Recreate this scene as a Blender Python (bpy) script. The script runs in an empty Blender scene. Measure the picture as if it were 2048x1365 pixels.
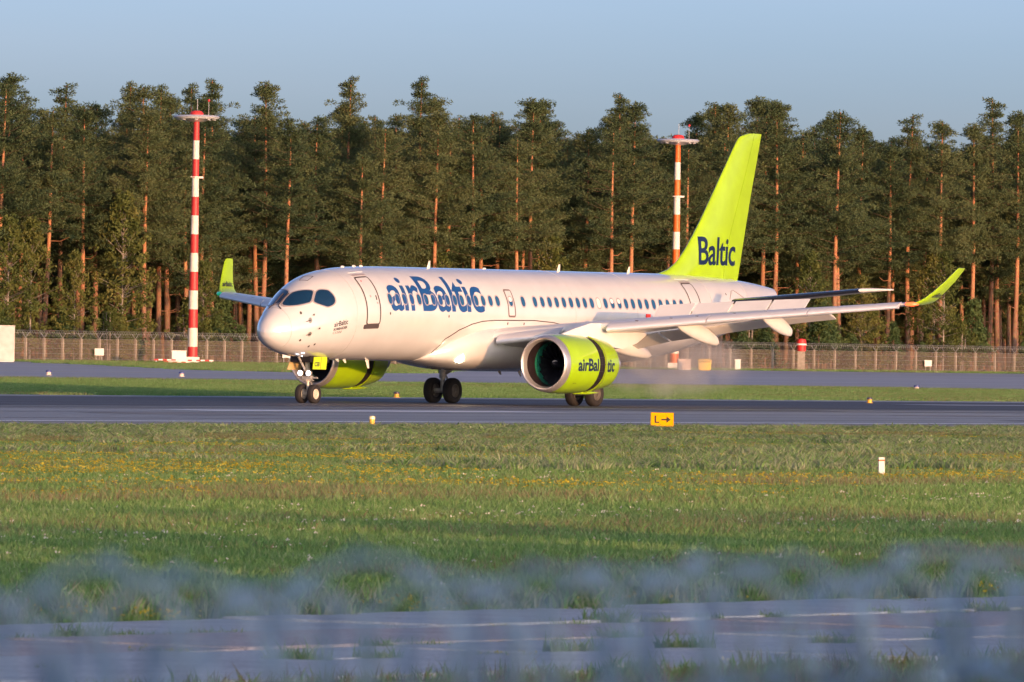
import bpy, bmesh, math, random
from mathutils import Vector, Matrix, noise
R = math.radians
scene = bpy.context.scene
C = scene.collection

# ------------------------------------------------------------------ camera
LENS = 19500.0 / 2048.0 * 36.0
CAM_Z = 2.84
cam_d = bpy.data.cameras.new('camera')
cam = bpy.data.objects.new('camera', cam_d); C.objects.link(cam)
cam_d.sensor_width = 36.0; cam_d.lens = LENS
cam_d.clip_start = 0.5; cam_d.clip_end = 20000
cam.matrix_world = (Matrix.Translation((0, 0, CAM_Z)) @ Matrix.Rotation(R(90) - 14.5 / 19500.0, 4, 'X')
                    @ Matrix.Rotation(0.0175, 4, 'Z'))
cam_d.dof.use_dof = True
cam_d.dof.focus_distance = 384.0
cam_d.dof.aperture_fstop = 15.0
scene.camera = cam

# ------------------------------------------------------------------ sky and sun
SUN_EL = R(3.5)
SUN_AZ = math.atan2(0.506, -0.8625)          # clockwise from +Y
w = bpy.data.worlds.new('World'); scene.world = w; w.use_nodes = True
nt = w.node_tree; nt.nodes.clear()
sky = nt.nodes.new('ShaderNodeTexSky'); sky.sky_type = 'NISHITA'; sky.sun_disc = False
sky.sun_elevation = SUN_EL; sky.sun_rotation = SUN_AZ
sky.air_density = 0.265; sky.dust_density = 1.76; sky.ozone_density = 0.65
bg = nt.nodes.new('ShaderNodeBackground'); bg.inputs['Strength'].default_value = 0.15
out = nt.nodes.new('ShaderNodeOutputWorld')
tint = nt.nodes.new('ShaderNodeMix'); tint.data_type = 'RGBA'; tint.blend_type = 'MULTIPLY'; tint.inputs[0].default_value = 1.0
wtc = nt.nodes.new('ShaderNodeTexCoord'); wmp = nt.nodes.new('ShaderNodeMapping'); wmp.inputs['Scale'].default_value = (1.0, 1.0, 9.0)
wnz = nt.nodes.new('ShaderNodeTexNoise'); wnz.inputs['Scale'].default_value = 7.0; wnz.inputs['Detail'].default_value = 5
wmr = nt.nodes.new('ShaderNodeValToRGB'); wmr.color_ramp.elements[0].position = 0.35; wmr.color_ramp.elements[0].color = (0.95, 0.95, 1.045, 1); wmr.color_ramp.elements[1].position = 0.70; wmr.color_ramp.elements[1].color = (1.05, 0.99, 1.07, 1)
nt.links.new(wtc.outputs['Generated'], wmp.inputs[0]); nt.links.new(wmp.outputs[0], wnz.inputs['Vector']); nt.links.new(wnz.outputs[0], wmr.inputs[0])
nt.links.new(sky.outputs[0], tint.inputs[6]); nt.links.new(wmr.outputs[0], tint.inputs[7]); nt.links.new(tint.outputs[2], bg.inputs[0]); nt.links.new(bg.outputs[0], out.inputs[0])
sun_d = bpy.data.lights.new('sun', 'SUN'); sun_d.energy = 2.0; sun_d.angle = R(0.5)
sun_d.color = (1.0, 0.485, 0.20)
sun = bpy.data.objects.new('sun', sun_d); C.objects.link(sun)
sdir = Vector((math.sin(SUN_AZ) * math.cos(SUN_EL), math.cos(SUN_AZ) * math.cos(SUN_EL), math.sin(SUN_EL)))
sun.rotation_euler = sdir.to_track_quat('Z', 'Y').to_euler()
sun.location = (40, -60, 60)
vs = scene.view_settings
vs.view_transform = 'Standard'; vs.look = 'None'; vs.gamma = 1.0; vs.use_curve_mapping = False
vs.exposure = 1.25

# ------------------------------------------------------------------ frames
TX, TY = 0.5386, 0.8426                      # along the runway (aft of the aircraft)
def W(s, q, z=0.0):                          # runway frame -> world: s along, q across (away from the camera)
    return Vector((TX * s - TY * q, TY * s + TX * q, z))
RWY_ROT = math.atan2(TY, TX)

# ------------------------------------------------------------------ materials
MATS = {}
def pmat(name, col, rough=0.5, metal=0.0, coat=0.0, emit=None, estr=0.0, trans=0.0, spec=0.5, var=0.0, vscale=3.0, bump=0.0, bscale=40.0, coords='Object', coatrough=0.04):
    m = bpy.data.materials.new(name); m.use_nodes = True
    n = m.node_tree.nodes; l = m.node_tree.links
    p = n['Principled BSDF']
    p.inputs['Base Color'].default_value = (*col, 1); p.inputs['Roughness'].default_value = rough
    p.inputs['Metallic'].default_value = metal; p.inputs['Coat Weight'].default_value = coat
    p.inputs['Coat Roughness'].default_value = coatrough
    p.inputs['Specular IOR Level'].default_value = spec
    p.inputs['Transmission Weight'].default_value = trans
    if emit:
        p.inputs['Emission Color'].default_value = (*emit, 1); p.inputs['Emission Strength'].default_value = estr
    if var > 0 or bump > 0:
        tc = n.new('ShaderNodeTexCoord')
    if var > 0:
        nz = n.new('ShaderNodeTexNoise'); nz.inputs['Scale'].default_value = vscale; nz.inputs['Detail'].default_value = 6
        l.new(tc.outputs[coords], nz.inputs['Vector'])
        mx = n.new('ShaderNodeMix'); mx.data_type = 'RGBA'
        mx.inputs[6].default_value = (*[max(0, c * (1 - var)) for c in col], 1)
        mx.inputs[7].default_value = (*[min(1, c * (1 + var)) for c in col], 1)
        mr = n.new('ShaderNodeMapRange'); mr.inputs[1].default_value = 0.3; mr.inputs[2].default_value = 0.7
        l.new(nz.outputs[0], mr.inputs[0]); l.new(mr.outputs[0], mx.inputs[0]); l.new(mx.outputs[2], p.inputs['Base Color'])
    if bump > 0:
        nb = n.new('ShaderNodeTexNoise'); nb.inputs['Scale'].default_value = bscale; nb.inputs['Detail'].default_value = 4
        l.new(tc.outputs[coords], nb.inputs['Vector'])
        b = n.new('ShaderNodeBump'); b.inputs['Strength'].default_value = bump; b.inputs['Distance'].default_value = 0.05
        l.new(nb.outputs[0], b.inputs['Height']); l.new(b.outputs[0], p.inputs['Normal'])
    MATS[name] = m
    return m

WHITE = pmat('white_paint', (0.66, 0.66, 0.665), 0.25, coat=1.0, var=0.05, vscale=0.9)
WHITE.node_tree.nodes['Principled BSDF'].inputs['Coat IOR'].default_value = 1.9; WHITE.node_tree.nodes['Principled BSDF'].inputs['Coat Roughness'].default_value = 0.03
WINGW = pmat('wing_paint', (0.70, 0.71, 0.72), 0.38, coat=0.3, var=0.05, vscale=1.0)
LIME = pmat('lime_paint', (0.33, 0.56, 0.005), 0.30, coat=0.8, var=0.08, vscale=1.3)
NAVY = pmat('navy_paint', (0.004, 0.014, 0.065), 0.4, coat=0.25)
LBLUE = pmat('blue_paint', (0.01, 0.075, 0.26), 0.35, coat=0.5)
INK = pmat('small_print', (0.03, 0.025, 0.04), 0.5)
SEAM = pmat('seam_dark', (0.06, 0.045, 0.045), 0.6)
GREYF = pmat('frame_grey', (0.33, 0.29, 0.30), 0.45, coat=0.2)
EXITF = pmat('exit_frame', (0.17, 0.13, 0.13), 0.5)
PANE = pmat('cabin_pane_sky', (0.022, 0.10, 0.23), 0.12, coat=0.6)  # sky reflection put into the pane colour as blue
SHADE = pmat('window_blind', (0.75, 0.74, 0.73), 0.4, coat=0.4)
GLASS = pmat('cockpit_glass', (0.006, 0.032, 0.08), 0.06, coat=1.0, spec=0.8)
SLATM = pmat('slat_metal', (0.74, 0.76, 0.82), 0.34, metal=0.4)
DKMET = pmat('tail_edge_metal', (0.50, 0.48, 0.48), 0.22, metal=1.0)
METAL = pmat('bare_metal', (0.66, 0.64, 0.64), 0.34, metal=0.75)
STEEL = pmat('gear_steel', (0.45, 0.44, 0.42), 0.45, metal=0.3, var=0.2, vscale=8)
TYRE = pmat('tyre_rubber', (0.018, 0.016, 0.017), 0.8)
RIM = pmat('wheel_rim', (0.55, 0.50, 0.42), 0.5)
DRIM = pmat('dark_rim', (0.10, 0.09, 0.08), 0.6)
BLACK = pmat('cascade_black', (0.012, 0.010, 0.012), 0.55)
INLET = pmat('inlet_liner', (0.016, 0.010, 0.013), 0.5)
TEAL = pmat('fan_case_green', (0.015, 0.17, 0.12), 0.35)
FANM = pmat('fan_blade', (0.02, 0.02, 0.03), 0.4, metal=0.5)
LIT = pmat('lit_lamp', (1, 1, 1), 0.3, emit=(1.0, 0.82, 0.5), estr=40.0)
LITW = pmat('lit_taxi_lamp', (1, 1, 1), 0.3, emit=(0.92, 0.9, 1.0), estr=4.0)
NAVRED = pmat('nav_red', (0.5, 0.02, 0.01), 0.2, emit=(1.0, 0.12, 0.03), estr=1.3)
NAVGRN = pmat('nav_green', (0.0, 0.4, 0.2), 0.2, emit=(0.02, 0.8, 0.4), estr=0.1)
REDP = pmat('red_paint', (0.55, 0.03, 0.03), 0.5)
CREAM = pmat('cream_light', (0.72, 0.69, 0.64), 0.5)

# ------------------------------------------------------------------ mesh helpers
def mesh_obj(name, verts, faces, mat, parent=None, smooth=True, mats=None, fm=None):
    me = bpy.data.meshes.new(name)
    me.from_pydata([tuple(v) for v in verts], [], faces)
    for m in (mats or [mat]): me.materials.append(m)
    if fm: me.polygons.foreach_set('material_index', fm)
    if smooth: me.polygons.foreach_set('use_smooth', [True] * len(me.polygons))
    me.validate(); me.update()
    o = bpy.data.objects.new(name, me); C.objects.link(o)
    if parent: o.parent = parent
    return o
def sharp(o, ang=35):
    me = o.data
    bm = bmesh.new(); bm.from_mesh(me)
    bmesh.ops.recalc_face_normals(bm, faces=bm.faces)
    for e in bm.edges:
        if len(e.link_faces) == 2 and e.calc_face_angle(0) > R(ang): e.smooth = False
    bm.to_mesh(me); bm.free()
    return o
def empty(name, loc=(0, 0, 0), parent=None, rz=0.0):
    o = bpy.data.objects.new(name, None); C.objects.link(o)
    o.location = loc; o.rotation_euler = (0, 0, rz); o.empty_display_size = 0.3
    if parent: o.parent = parent
    return o
def tag(o, label=None, cat=None, group=None, kind=None):
    if label: o['label'] = label
    if cat: o['category'] = cat
    if group: o['group'] = group
    if kind: o['kind'] = kind
    return o
class MB:
    def __init__(s): s.v = []; s.f = []; s.m = []
    def add(s, vs_, fs, mi=0):
        b = len(s.v); s.v += [Vector(v) for v in vs_]; s.f += [[i + b for i in f] for f in fs]; s.m += [mi] * len(fs)
    def box(s, x0, x1, y0, y1, z0, z1, mi=0, M=None):
        vs_ = [Vector((x, y, z)) for x in (x0, x1) for y in (y0, y1) for z in (z0, z1)]
        if M: vs_ = [M @ v for v in vs_]
        s.add(vs_, [[0, 1, 3, 2], [4, 6, 7, 5], [0, 4, 5, 1], [2, 3, 7, 6], [0, 2, 6, 4], [1, 5, 7, 3]], mi)
    def tube(s, path, rad, n=8, mi=0, cap=True):
        path = [Vector(p) for p in path]; rings = []
        for i, p in enumerate(path):
            d = (path[min(i + 1, len(path) - 1)] - path[max(i - 1, 0)]).normalized()
            a = Vector((0, 0, 1)) if abs(d.z) < 0.9 else Vector((1, 0, 0))
            u = d.cross(a).normalized(); v = d.cross(u)
            r = rad[i] if isinstance(rad, (list, tuple)) else rad
            rings.append([p + u * (r * math.cos(2 * math.pi * k / n)) + v * (r * math.sin(2 * math.pi * k / n)) for k in range(n)])
        s.loft(rings, cap=cap, mi=mi)
    def loft(s, rings, cap=True, mi=0, closed=True):
        n = len(rings[0]); b = len(s.v)
        for r in rings: s.v += [Vector(p) for p in r]
        for i in range(len(rings) - 1):
            for k in range(n if closed else n - 1):
                k2 = (k + 1) % n
                s.f.append([b + i * n + k, b + i * n + k2, b + (i + 1) * n + k2, b + (i + 1) * n + k]); s.m.append(mi)
        if cap and closed:
            s.f.append([b + k for k in reversed(range(n))]); s.m.append(mi)
            e = b + (len(rings) - 1) * n
            s.f.append([e + k for k in range(n)]); s.m.append(mi)
    def lathe(s, prof, n=32, axis='X', org=(0, 0, 0), mi=0):
        # prof: list of (along, radius)
        o = Vector(org); rings = []
        for a, r in prof:
            ring = []
            for k in range(n):
                t = 2 * math.pi * k / n; c, sn = math.cos(t) * r, math.sin(t) * r
                ring.append(o + (Vector((a, c, sn)) if axis == 'X' else Vector((c, a, sn)) if axis == 'Y' else Vector((c, sn, a))))
            rings.append(ring)
        s.loft(rings, cap=False, mi=mi)
    def build(s, name, mat, parent=None, smooth=True, ang=35):
        mats = mat if isinstance(mat, list) else [mat]
        o = mesh_obj(name, s.v, s.f, None, parent, smooth, mats, s.m)
        if smooth: sharp(o, ang)
        return o
def copy_tree(o, parent=None):
    c = o.copy(); C.objects.link(c)
    c.parent = parent
    for ch in o.children:
        if ch.name in bpy.data.objects: copy_tree(ch, c)
    return c

# ================================================================== GROUND
def noise_ground(name, cols, scale, stretch=(1, 1, 1), rough=0.95, detail=8, bump=0.0, bscale=2.0, fine=None):
    m = bpy.data.materials.new(name); m.use_nodes = True
    n = m.node_tree.nodes; l = m.node_tree.links; p = n['Principled BSDF']
    p.inputs['Roughness'].default_value = rough; p.inputs['Specular IOR Level'].default_value = 0.3
    tc = n.new('ShaderNodeTexCoord'); mp = n.new('ShaderNodeMapping')
    mp.inputs['Scale'].default_value = stretch
    l.new(tc.outputs['Object'], mp.inputs[0])
    nz = n.new('ShaderNodeTexNoise'); nz.inputs['Scale'].default_value = scale; nz.inputs['Detail'].default_value = detail
    nz.inputs['Roughness'].default_value = 0.65
    l.new(mp.outputs[0], nz.inputs['Vector'])
    cr = n.new('ShaderNodeValToRGB')
    els = cr.color_ramp.elements
    k = len(cols)
    for i, c in enumerate(cols):
        pos = 0.3 + 0.4 * i / (k - 1)
        if i < 2: els[i].position = pos; els[i].color = (*c, 1)
        else:
            e = els.new(pos); e.color = (*c, 1)
    l.new(nz.outputs[0], cr.inputs[0])
    last = cr.outputs[0]
    if fine:
        n2 = n.new('ShaderNodeTexNoise'); n2.inputs['Scale'].default_value = fine[0]; n2.inputs['Detail'].default_value = 4
        l.new(mp.outputs[0], n2.inputs['Vector'])
        mr = n.new('ShaderNodeMapRange'); mr.inputs[1].default_value = 0.3; mr.inputs[2].default_value = 0.7
        mr.inputs[3].default_value = 1 - fine[1]; mr.inputs[4].default_value = 1 + fine[1]
        l.new(n2.outputs[0], mr.inputs[0])
        mu = n.new('ShaderNodeMix'); mu.data_type = 'RGBA'; mu.blend_type = 'MULTIPLY'; mu.inputs[0].default_value = 1
        l.new(last, mu.inputs[6]); l.new(mr.outputs[0], mu.inputs[7]); last = mu.outputs[2]
    l.new(last, p.inputs['Base Color'])
    if bump:
        nb = n.new('ShaderNodeTexNoise'); nb.inputs['Scale'].default_value = bscale; nb.inputs['Detail'].default_value = 6
        l.new(tc.outputs['Object'], nb.inputs['Vector'])
        b = n.new('ShaderNodeBump'); b.inputs['Strength'].default_value = bump; b.inputs['Distance'].default_value = 0.3
        l.new(nb.outputs[0], b.inputs['Height']); l.new(b.outputs[0], p.inputs['Normal'])
    return m
GRASSG = noise_ground('grass_ground', [(0.075, 0.115, 0.028), (0.12, 0.165, 0.042), (0.17, 0.19, 0.06)], 0.06, fine=(1.2, 0.35))
ASPH = noise_ground('runway_asphalt', [(0.26, 0.29, 0.32), (0.35, 0.385, 0.42), (0.44, 0.47, 0.50)], 0.35, stretch=(0.03, 1, 1), rough=0.62, fine=(60, 0.12), bump=0.6, bscale=6.0)
ASPHT = noise_ground('taxiway_asphalt', [(0.35, 0.375, 0.43), (0.42, 0.445, 0.50), (0.48, 0.50, 0.55)], 0.10, stretch=(0.06, 1, 1), rough=0.65, fine=(20, 0.1), bump=0.6, bscale=4.0)
RUBBER = noise_ground('rubber_streaks', [(0.05, 0.051, 0.058), (0.085, 0.085, 0.095), (0.14, 0.14, 0.155)], 0.8, stretch=(0.02, 1, 1), rough=0.6, fine=(40, 0.15), bump=0.5, bscale=6.0)
FLOOR = noise_ground('forest_floor_mat', [(0.045, 0.030, 0.016), (0.065, 0.045, 0.022), (0.06, 0.06, 0.02)], 0.3, fine=(3, 0.3))
PAINTW = pmat('runway_white', (0.85, 0.86, 0.88), 0.5, var=0.15, vscale=2.0)
PAINTY = pmat('taxi_yellow', (0.55, 0.45, 0.16), 0.7, var=0.2, vscale=2.0)
SHOULDER = noise_ground('shoulder_asphalt', [(0.26, 0.275, 0.30), (0.34, 0.355, 0.385), (0.30, 0.31, 0.32)], 0.3, stretch=(0.05, 1, 1), rough=0.8, fine=(20, 0.15), bump=0.6, bscale=6.0)

def strip(name, s0, s1, q0, q1, z, mat, parent=None, ns=1):
    # sheet in runway frame; object is rotated so local X runs along the runway
    vs_ = [(s0, q0, 0), (s1, q0, 0), (s1, q1, 0), (s0, q1, 0)]
    o = mesh_obj(name, vs_, [[0, 1, 2, 3]], mat, parent, smooth=False)
    if not parent:
        o.rotation_euler = (0, 0, RWY_ROT); o.location = (0, 0, z)
    else:
        o.location = (0, 0, z - parent.location.z)
    return o
g = mesh_obj('ground', [(-9000, -9000, 0), (9000, -9000, 0), (9000, 9000, 0), (-9000, 9000, 0)], [[0, 1, 2, 3]], GRASSG, smooth=False)
tag(g, 'green grass ground of the airfield reaching the horizon', kind='structure')
rw = tag(strip('runway', -300, 1500, 160.0, 231.0, 0.010, ASPH), 'grey asphalt runway under the airliner', kind='structure')
strip('shoulder', -300, 1500, 160.2, 166.6, 0.016, SHOULDER, rw)
strip('rubber_band', -300, 1500, 200.5, 226.0, 0.016, RUBBER, rw)
for q_, w_, s0_, s1_ in ((196.0, 0.7, 180, 420), (198.2, 0.5, 210, 520), (193.4, 0.4, 240, 380), (185.2, 0.35, 200, 330), (179.0, 0.3, 260, 340), (173.0, 0.4, 150, 300)):
    strip('skid_track', s0_, s1_, q_, q_ + w_, 0.019, RUBBER, rw)
strip('edge_line', -300, 1500, 166.8, 168.1, 0.022, PAINTW, rw)
for s0_, s1_, q_, w_, mt in ((215, 232, 176.0, 2.5, SHOULDER), (262, 270, 181.5, 3.0, SHOULDER), (305, 330, 172.5, 2.0, RUBBER), (318, 326, 184.0, 2.4, SHOULDER), (280, 300, 221.0, 3.0, SHOULDER), (352, 380, 178.0, 2.2, SHOULDER), (372, 392, 215.0, 3.0, ASPHT), (240, 262, 213.5, 2.4, ASPHT), (330, 352, 195.0, 1.6, ASPHT)):
    strip('asphalt_patch', s0_, s1_, q_, q_ + w_, 0.0205, mt, rw)
strip('edge_line', -300, 1500, 228.3, 228.9, 0.022, PAINTW, rw)
strip('touchdown_mark', 276.0, 299.0, 188.4, 191.4, 0.022, PAINTW, rw)
def tedge(s_): return 302.0 - 0.164 * (min(max(s_, 330.0), 640.0) - 421.8)
tpts = [(-300, tedge(0), 0)] + [(s_, tedge(s_), 0) for s_ in (330, 420, 500, 560, 640)] + [(1500, tedge(1500), 0), (1500, 439.0, 0), (-300, 439.0, 0)]
tx = mesh_obj('taxiway', tpts, [list(range(len(tpts)))], ASPHT, smooth=False); tx.rotation_euler = (0, 0, RWY_ROT); tx.location = (0, 0, 0.010)
tag(tx, 'pale grey taxiway behind the runway', kind='structure')
def wl(px0, px1): pass
for (sa_, qa_), (sb_, qb_), w_ in (((330, 332.0), (640, 281.0), 0.9), ((380, 345.0), (470, 312.0), 0.7), ((520, 312.0), (610, 277.5), 0.7), ((470, 352.0), (520, 345.0), 0.8), ((560, 395.0), (640, 392.0), 0.8)):
    mesh_obj('taxi_line', [(sa_, qa_, 0.006), (sb_, qb_, 0.006), (sb_, qb_ + w_, 0.006), (sa_, qa_ + w_, 0.006)], [[0, 1, 2, 3]], PAINTY, tx, smooth=False)
ff = tag(strip('forest_floor', 300, 1300, 447.0, 900.0, 0.006, FLOOR), 'brown forest floor under the pines', kind='structure')
# grass island between taxiway and fence at the left
ISL = [(621, 440), (603, 427), (575, 400), (544, 373), (541, 363), (562, 366), (619, 401), (690, 440)]
pts = [W(s_, q_, 0.02) for s_, q_ in ISL]
island = mesh_obj('grass_island', pts, [list(range(len(pts)))], GRASSG, smooth=False)
tag(island, 'strip of mown grass between taxiway and far fence', kind='structure')

# ================================================================== AIRLINER
AC_REF = W(0, 0) + Vector((0.08, 390.0, 0))
XM = 18.6
ac = empty('airliner', AC_REF - Vector((TX, TY, 0)) * XM, rz=RWY_ROT)
tag(ac, 'white airliner with lime green tail and engines rolling on the runway', 'airliner')
# local frame: x aft, y starboard, z up
ST = [[0.74, 2.753, 2.733, 0.01, 2.743], [0.787, 2.949, 2.557, 0.201, 2.745], [0.91, 3.197, 2.411, 0.398, 2.758], [1.145, 3.443, 2.233, 0.608, 2.777], [1.475, 3.702, 2.082, 0.81, 2.81], [1.852, 3.979, 1.967, 0.989, 2.866], [2.324, 4.306, 1.876, 1.171, 2.946], [2.795, 4.589, 1.817, 1.323, 3.04], [3.361, 4.862, 1.778, 1.463, 3.158], [4.02, 5.06, 1.742, 1.579, 3.291], [4.869, 5.205, 1.715, 1.665, 3.433], [5.811, 5.305, 1.695, 1.72, 3.51], [7.0, 5.355, 1.69, 1.75, 3.54], [9.0, 5.385, 1.69, 1.755, 3.54], [12.0, 5.39, 1.69, 1.755, 3.54], [22.0, 5.4, 1.69, 1.755, 3.54], [24.5, 5.40, 1.696, 1.75, 3.54], [27.0, 5.405, 1.76, 1.72, 3.58], [29.5, 5.407, 2.041, 1.62, 3.72], [32.0, 5.37, 2.483, 1.42, 3.92], [34.5, 5.285, 2.972, 1.1, 4.13], [36.5, 5.138, 3.485, 0.75, 4.31], [37.9, 4.988, 3.959, 0.44, 4.47], [38.45, 4.916, 4.167, 0.3, 4.54]]
def pchip(xs, ys):
    n = len(xs); h = [xs[i + 1] - xs[i] for i in range(n - 1)]; d = [(ys[i + 1] - ys[i]) / h[i] for i in range(n - 1)]
    m = [0.0] * n; m[0] = d[0]; m[-1] = d[-1]
    for i in range(1, n - 1):
        if d[i - 1] * d[i] > 0:
            w1 = 2 * h[i] + h[i - 1]; w2 = h[i] + 2 * h[i - 1]
            m[i] = (w1 + w2) / (w1 / d[i - 1] + w2 / d[i])
    def f(x):
        i = 0
        while i < n - 2 and x > xs[i + 1]: i += 1
        t = (x - xs[i]) / h[i]
        return (2 * t**3 - 3 * t * t + 1) * ys[i] + (t**3 - 2 * t * t + t) * h[i] * m[i] + (-2 * t**3 + 3 * t * t) * ys[i + 1] + (t**3 - t * t) * h[i] * m[i + 1]
    return f
_xs = [r[0] for r in ST]
FT, FB, FW, FC = [pchip(_xs, [r[k] for r in ST]) for k in (1, 2, 3, 4)]
def fpt(x, th, off=0.0):
    """fuselage surface; th = 0 port side, 90 deg crown; negative belly"""
    x = min(max(x, _xs[0]), _xs[-1])
    def raw(x, th):
        zc = FC(x); c, s = math.cos(th), math.sin(th)
        return Vector((x, -FW(x) * c, zc + ((FT(x) - zc) if s > 0 else (zc - FB(x))) * s))
    p = raw(x, th)
    if off:
        e = 1e-3
        dx = raw(min(x + e, _xs[-1]), th) - raw(max(x - e, _xs[0]), th); dt = raw(x, th + e) - raw(x, th - e)
        nrm = dt.cross(dx).normalized()
        if nrm.dot(p - Vector((x, 0, FC(x)))) < 0: nrm = -nrm
        p = p + nrm * off
    return p
def th_of(x, z):
    zc = FC(x); h = (FT(x) - zc) if z > zc else (zc - FB(x))
    return math.asin(max(-1, min(1, (z - zc) / h)))
stations = [0.74 + 5.2 * (i / 46.0)**2 for i in range(47)] + [6.2 + 0.4 * i for i in range(1, 80)] + [38.1, 38.3, 38.45]
stations = sorted(x for x in stations if x <= 38.45)
mb = MB()
mb.loft([[fpt(x, 2 * math.pi * k / 96) for k in range(96)] for x in stations], cap=True)
fus = mb.build('fuselage', WHITE, ac, ang=60)

def patch(name, x0, z0, outline, off, mat, parent, rings=6, inner=None, thick=0.0, side=-1):
    """outline: closed list of (du, dv) metres around (x0,z0) on the skin; inner: scale of a hole"""
    th0 = th_of(x0, z0); Rr = 0.5 * (FT(x0) - FB(x0))
    def P_(du, dv, o):
        p = fpt(x0 + du, th0 + dv / Rr, o)
        return p if side < 0 else Vector((p.x, -p.y, p.z))
    n = len(outline); m_ = MB()
    if inner is not None:
        sc = [1.0, inner]
        rg = [[P_(u * k, v * k, off) for u, v in outline] for k in sc]
        if thick: rg = [[P_(u, v, off - thick) for u, v in outline]] + rg + [[P_(u * inner, v * inner, off - thick) for u, v in outline]]
        m_.loft(rg, cap=False)
    else:
        sc = [1 - i / rings for i in range(rings)]
        rg = [[P_(u * k, v * k, off) for u, v in outline] for k in sc]
        if thick: rg = [[P_(u, v, off - thick) for u, v in outline]] + rg
        m_.loft(rg, cap=False)
        b = len(m_.v) - n; m_.v.append(P_(0, 0, off))
        for k in range(n): m_.f.append([b + k, b + (k + 1) % n, len(m_.v) - 1]); m_.m.append(0)
    return m_.build(name, mat, parent, ang=50)
def ellipse(a, b, n=28, p=2.4):
    o = []
    for k in range(n):
        t = 2 * math.pi * k / n; c, s = math.cos(t), math.sin(t)
        o.append((a * math.copysign(abs(c)**(2 / p), c), b * math.copysign(abs(s)**(2 / p), s)))
    return o
def rrect(a, b, r, n=5, seg=10):
    o = []
    for cx, cy, t0 in ((a - r, b - r, 0), (-a + r, b - r, 90), (-a + r, -b + r, 180), (a - r, -b + r, 270)):
        for k in range(n + 1):
            t = R(t0 + 90 * k / n); o.append((cx + r * math.cos(t), cy + r * math.sin(t)))
    # densify the long vertical sides
    d = []
    for i, p in enumerate(o):
        q = o[(i + 1) % len(o)]; d.append(p)
        L = math.hypot(q[0] - p[0], q[1] - p[1])
        k = int(L / 0.12)
        for j in range(1, k): d.append((p[0] + (q[0] - p[0]) * j / k, p[1] + (q[1] - p[1]) * j / k))
    return d
# skin joints
SKINJ = pmat('skin_joint', (0.44, 0.43, 0.43), 0.5)
for x in (1.45, 4.75, 20.44, 25.16, 31.4, 34.9):
    m_ = MB(); m_.tube([fpt(x, -1.35 + (math.pi + 2.7) * k / 60.0, 0.001) for k in range(61)], 0.009, 4, cap=False); m_.build('panel_seam', SKINJ, ac)
# cabin windows
WX = [7.0, 7.53, 8.02, 8.53, 9.05, 9.56, 10.07, 10.58, 11.09, 11.62, 12.13, 12.65, 13.17, 13.68, 14.21, 14.73, 16.61, 17.49, 18.04, 18.58, 19.11, 19.65, 20.18, 20.7, 21.22, 21.75, 22.27, 22.79, 23.31, 23.84, 24.36, 24.89, 25.43, 25.96, 26.50, 27.07, 27.63, 28.20, 28.74]
for side in (-1, 1):
    for i, x in enumerate(WX):
        z = 4.12 + 0.02 * i / 38
        f_ = patch('cabin_window', x, z, ellipse(0.175, 0.255, 28), 0.006, GREYF, ac, inner=0.80, thick=0.012, side=side)
        closed = side < 0 and i == 26
        patch('pane', x, z, ellipse(0.143, 0.207, 24), 0.0025, SHADE if closed else PANE, f_, rings=3, side=side)
        if side < 0 and i in (28, 29):
            patch('blind', x, z + 0.085, ellipse(0.115, 0.10, 20), 0.005, SHADE, f_, rings=3)
# doors
def door(name, x, z, a, b, r, window=None, capcol=GREYF):
    d = patch(name, x, z, rrect(a, b, r), 0.006, WHITE, ac, rings=9, thick=0.01)
    patch('seam', x, z, rrect(a + 0.03, b + 0.03, r + 0.03), 0.009, SEAM, d, inner=(a) / (a + 0.03) if False else 1 - 0.035 / max(a, 0.3), thick=0.01)
    return d
def surround(name, x, z, a, b, r, w_, off, mat, parent):
    # constant-width outline strip
    th0 = th_of(x, z); Rr = 0.5 * (FT(x) - FB(x)); o = rrect(a, b, r); i_ = rrect(a - w_, b - w_, max(r - w_, 0.02))
    m_ = MB()
    n = min(len(o), len(i_))
    def rs(lst, n):
        per = [0.0]
        for k in range(len(lst)): q = lst[(k + 1) % len(lst)]; per.append(per[-1] + math.hypot(q[0] - lst[k][0], q[1] - lst[k][1]))
        res = []
        for j in range(n):
            t = per[-1] * j / n; k = 0
            while per[k + 1] < t: k += 1
            u = (t - per[k]) / max(1e-9, per[k + 1] - per[k]); q = lst[(k + 1) % len(lst)]
            res.append((lst[k][0] + (q[0] - lst[k][0]) * u, lst[k][1] + (q[1] - lst[k][1]) * u))
        return res
    N = 72
    ro, ri = rs(o, N), rs(i_, N)
    m_.loft([[fpt(x + u, th0 + v / Rr, off) for u, v in ro], [fpt(x + u, th0 + v / Rr, off) for u, v in ri]], cap=False)
    return m_.build(name, mat, parent, smooth=True)
dz = 0.0
d1 = patch('front_door', 5.79, 4.12, rrect(0.44, 1.03, 0.12), 0.006, WHITE, ac, rings=9, thick=0.01)
d1['label'] = 'white front passenger door outlined in dark grey'
surround('door_seam', 5.79, 4.12, 0.47, 1.06, 0.13, 0.07, 0.010, SEAM, d1)
def band(name, x, z, a, b, off, mat, parent, thick=0.02):
    return patch(name, x, z, rrect(a, b, min(a, b) * 0.6), off, mat, parent, rings=4, thick=thick)
band('door_cap', 5.80, 5.02, 0.46, 0.055, 0.015, GREYF, d1)
band('door_sill', 5.71, 3.03, 0.50, 0.09, 0.016, pmat('sill_dark', (0.07, 0.055, 0.06), 0.6), d1)
band('door_handle', 6.07, 4.15, 0.035, 0.10, 0.012, SEAM, d1)
band('door_placard', 5.62, 4.78, 0.04, 0.03, 0.010, REDP, d1)
band('door_placard', 5.72, 4.20, 0.05, 0.05, 0.010, GREYF, d1)
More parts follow.
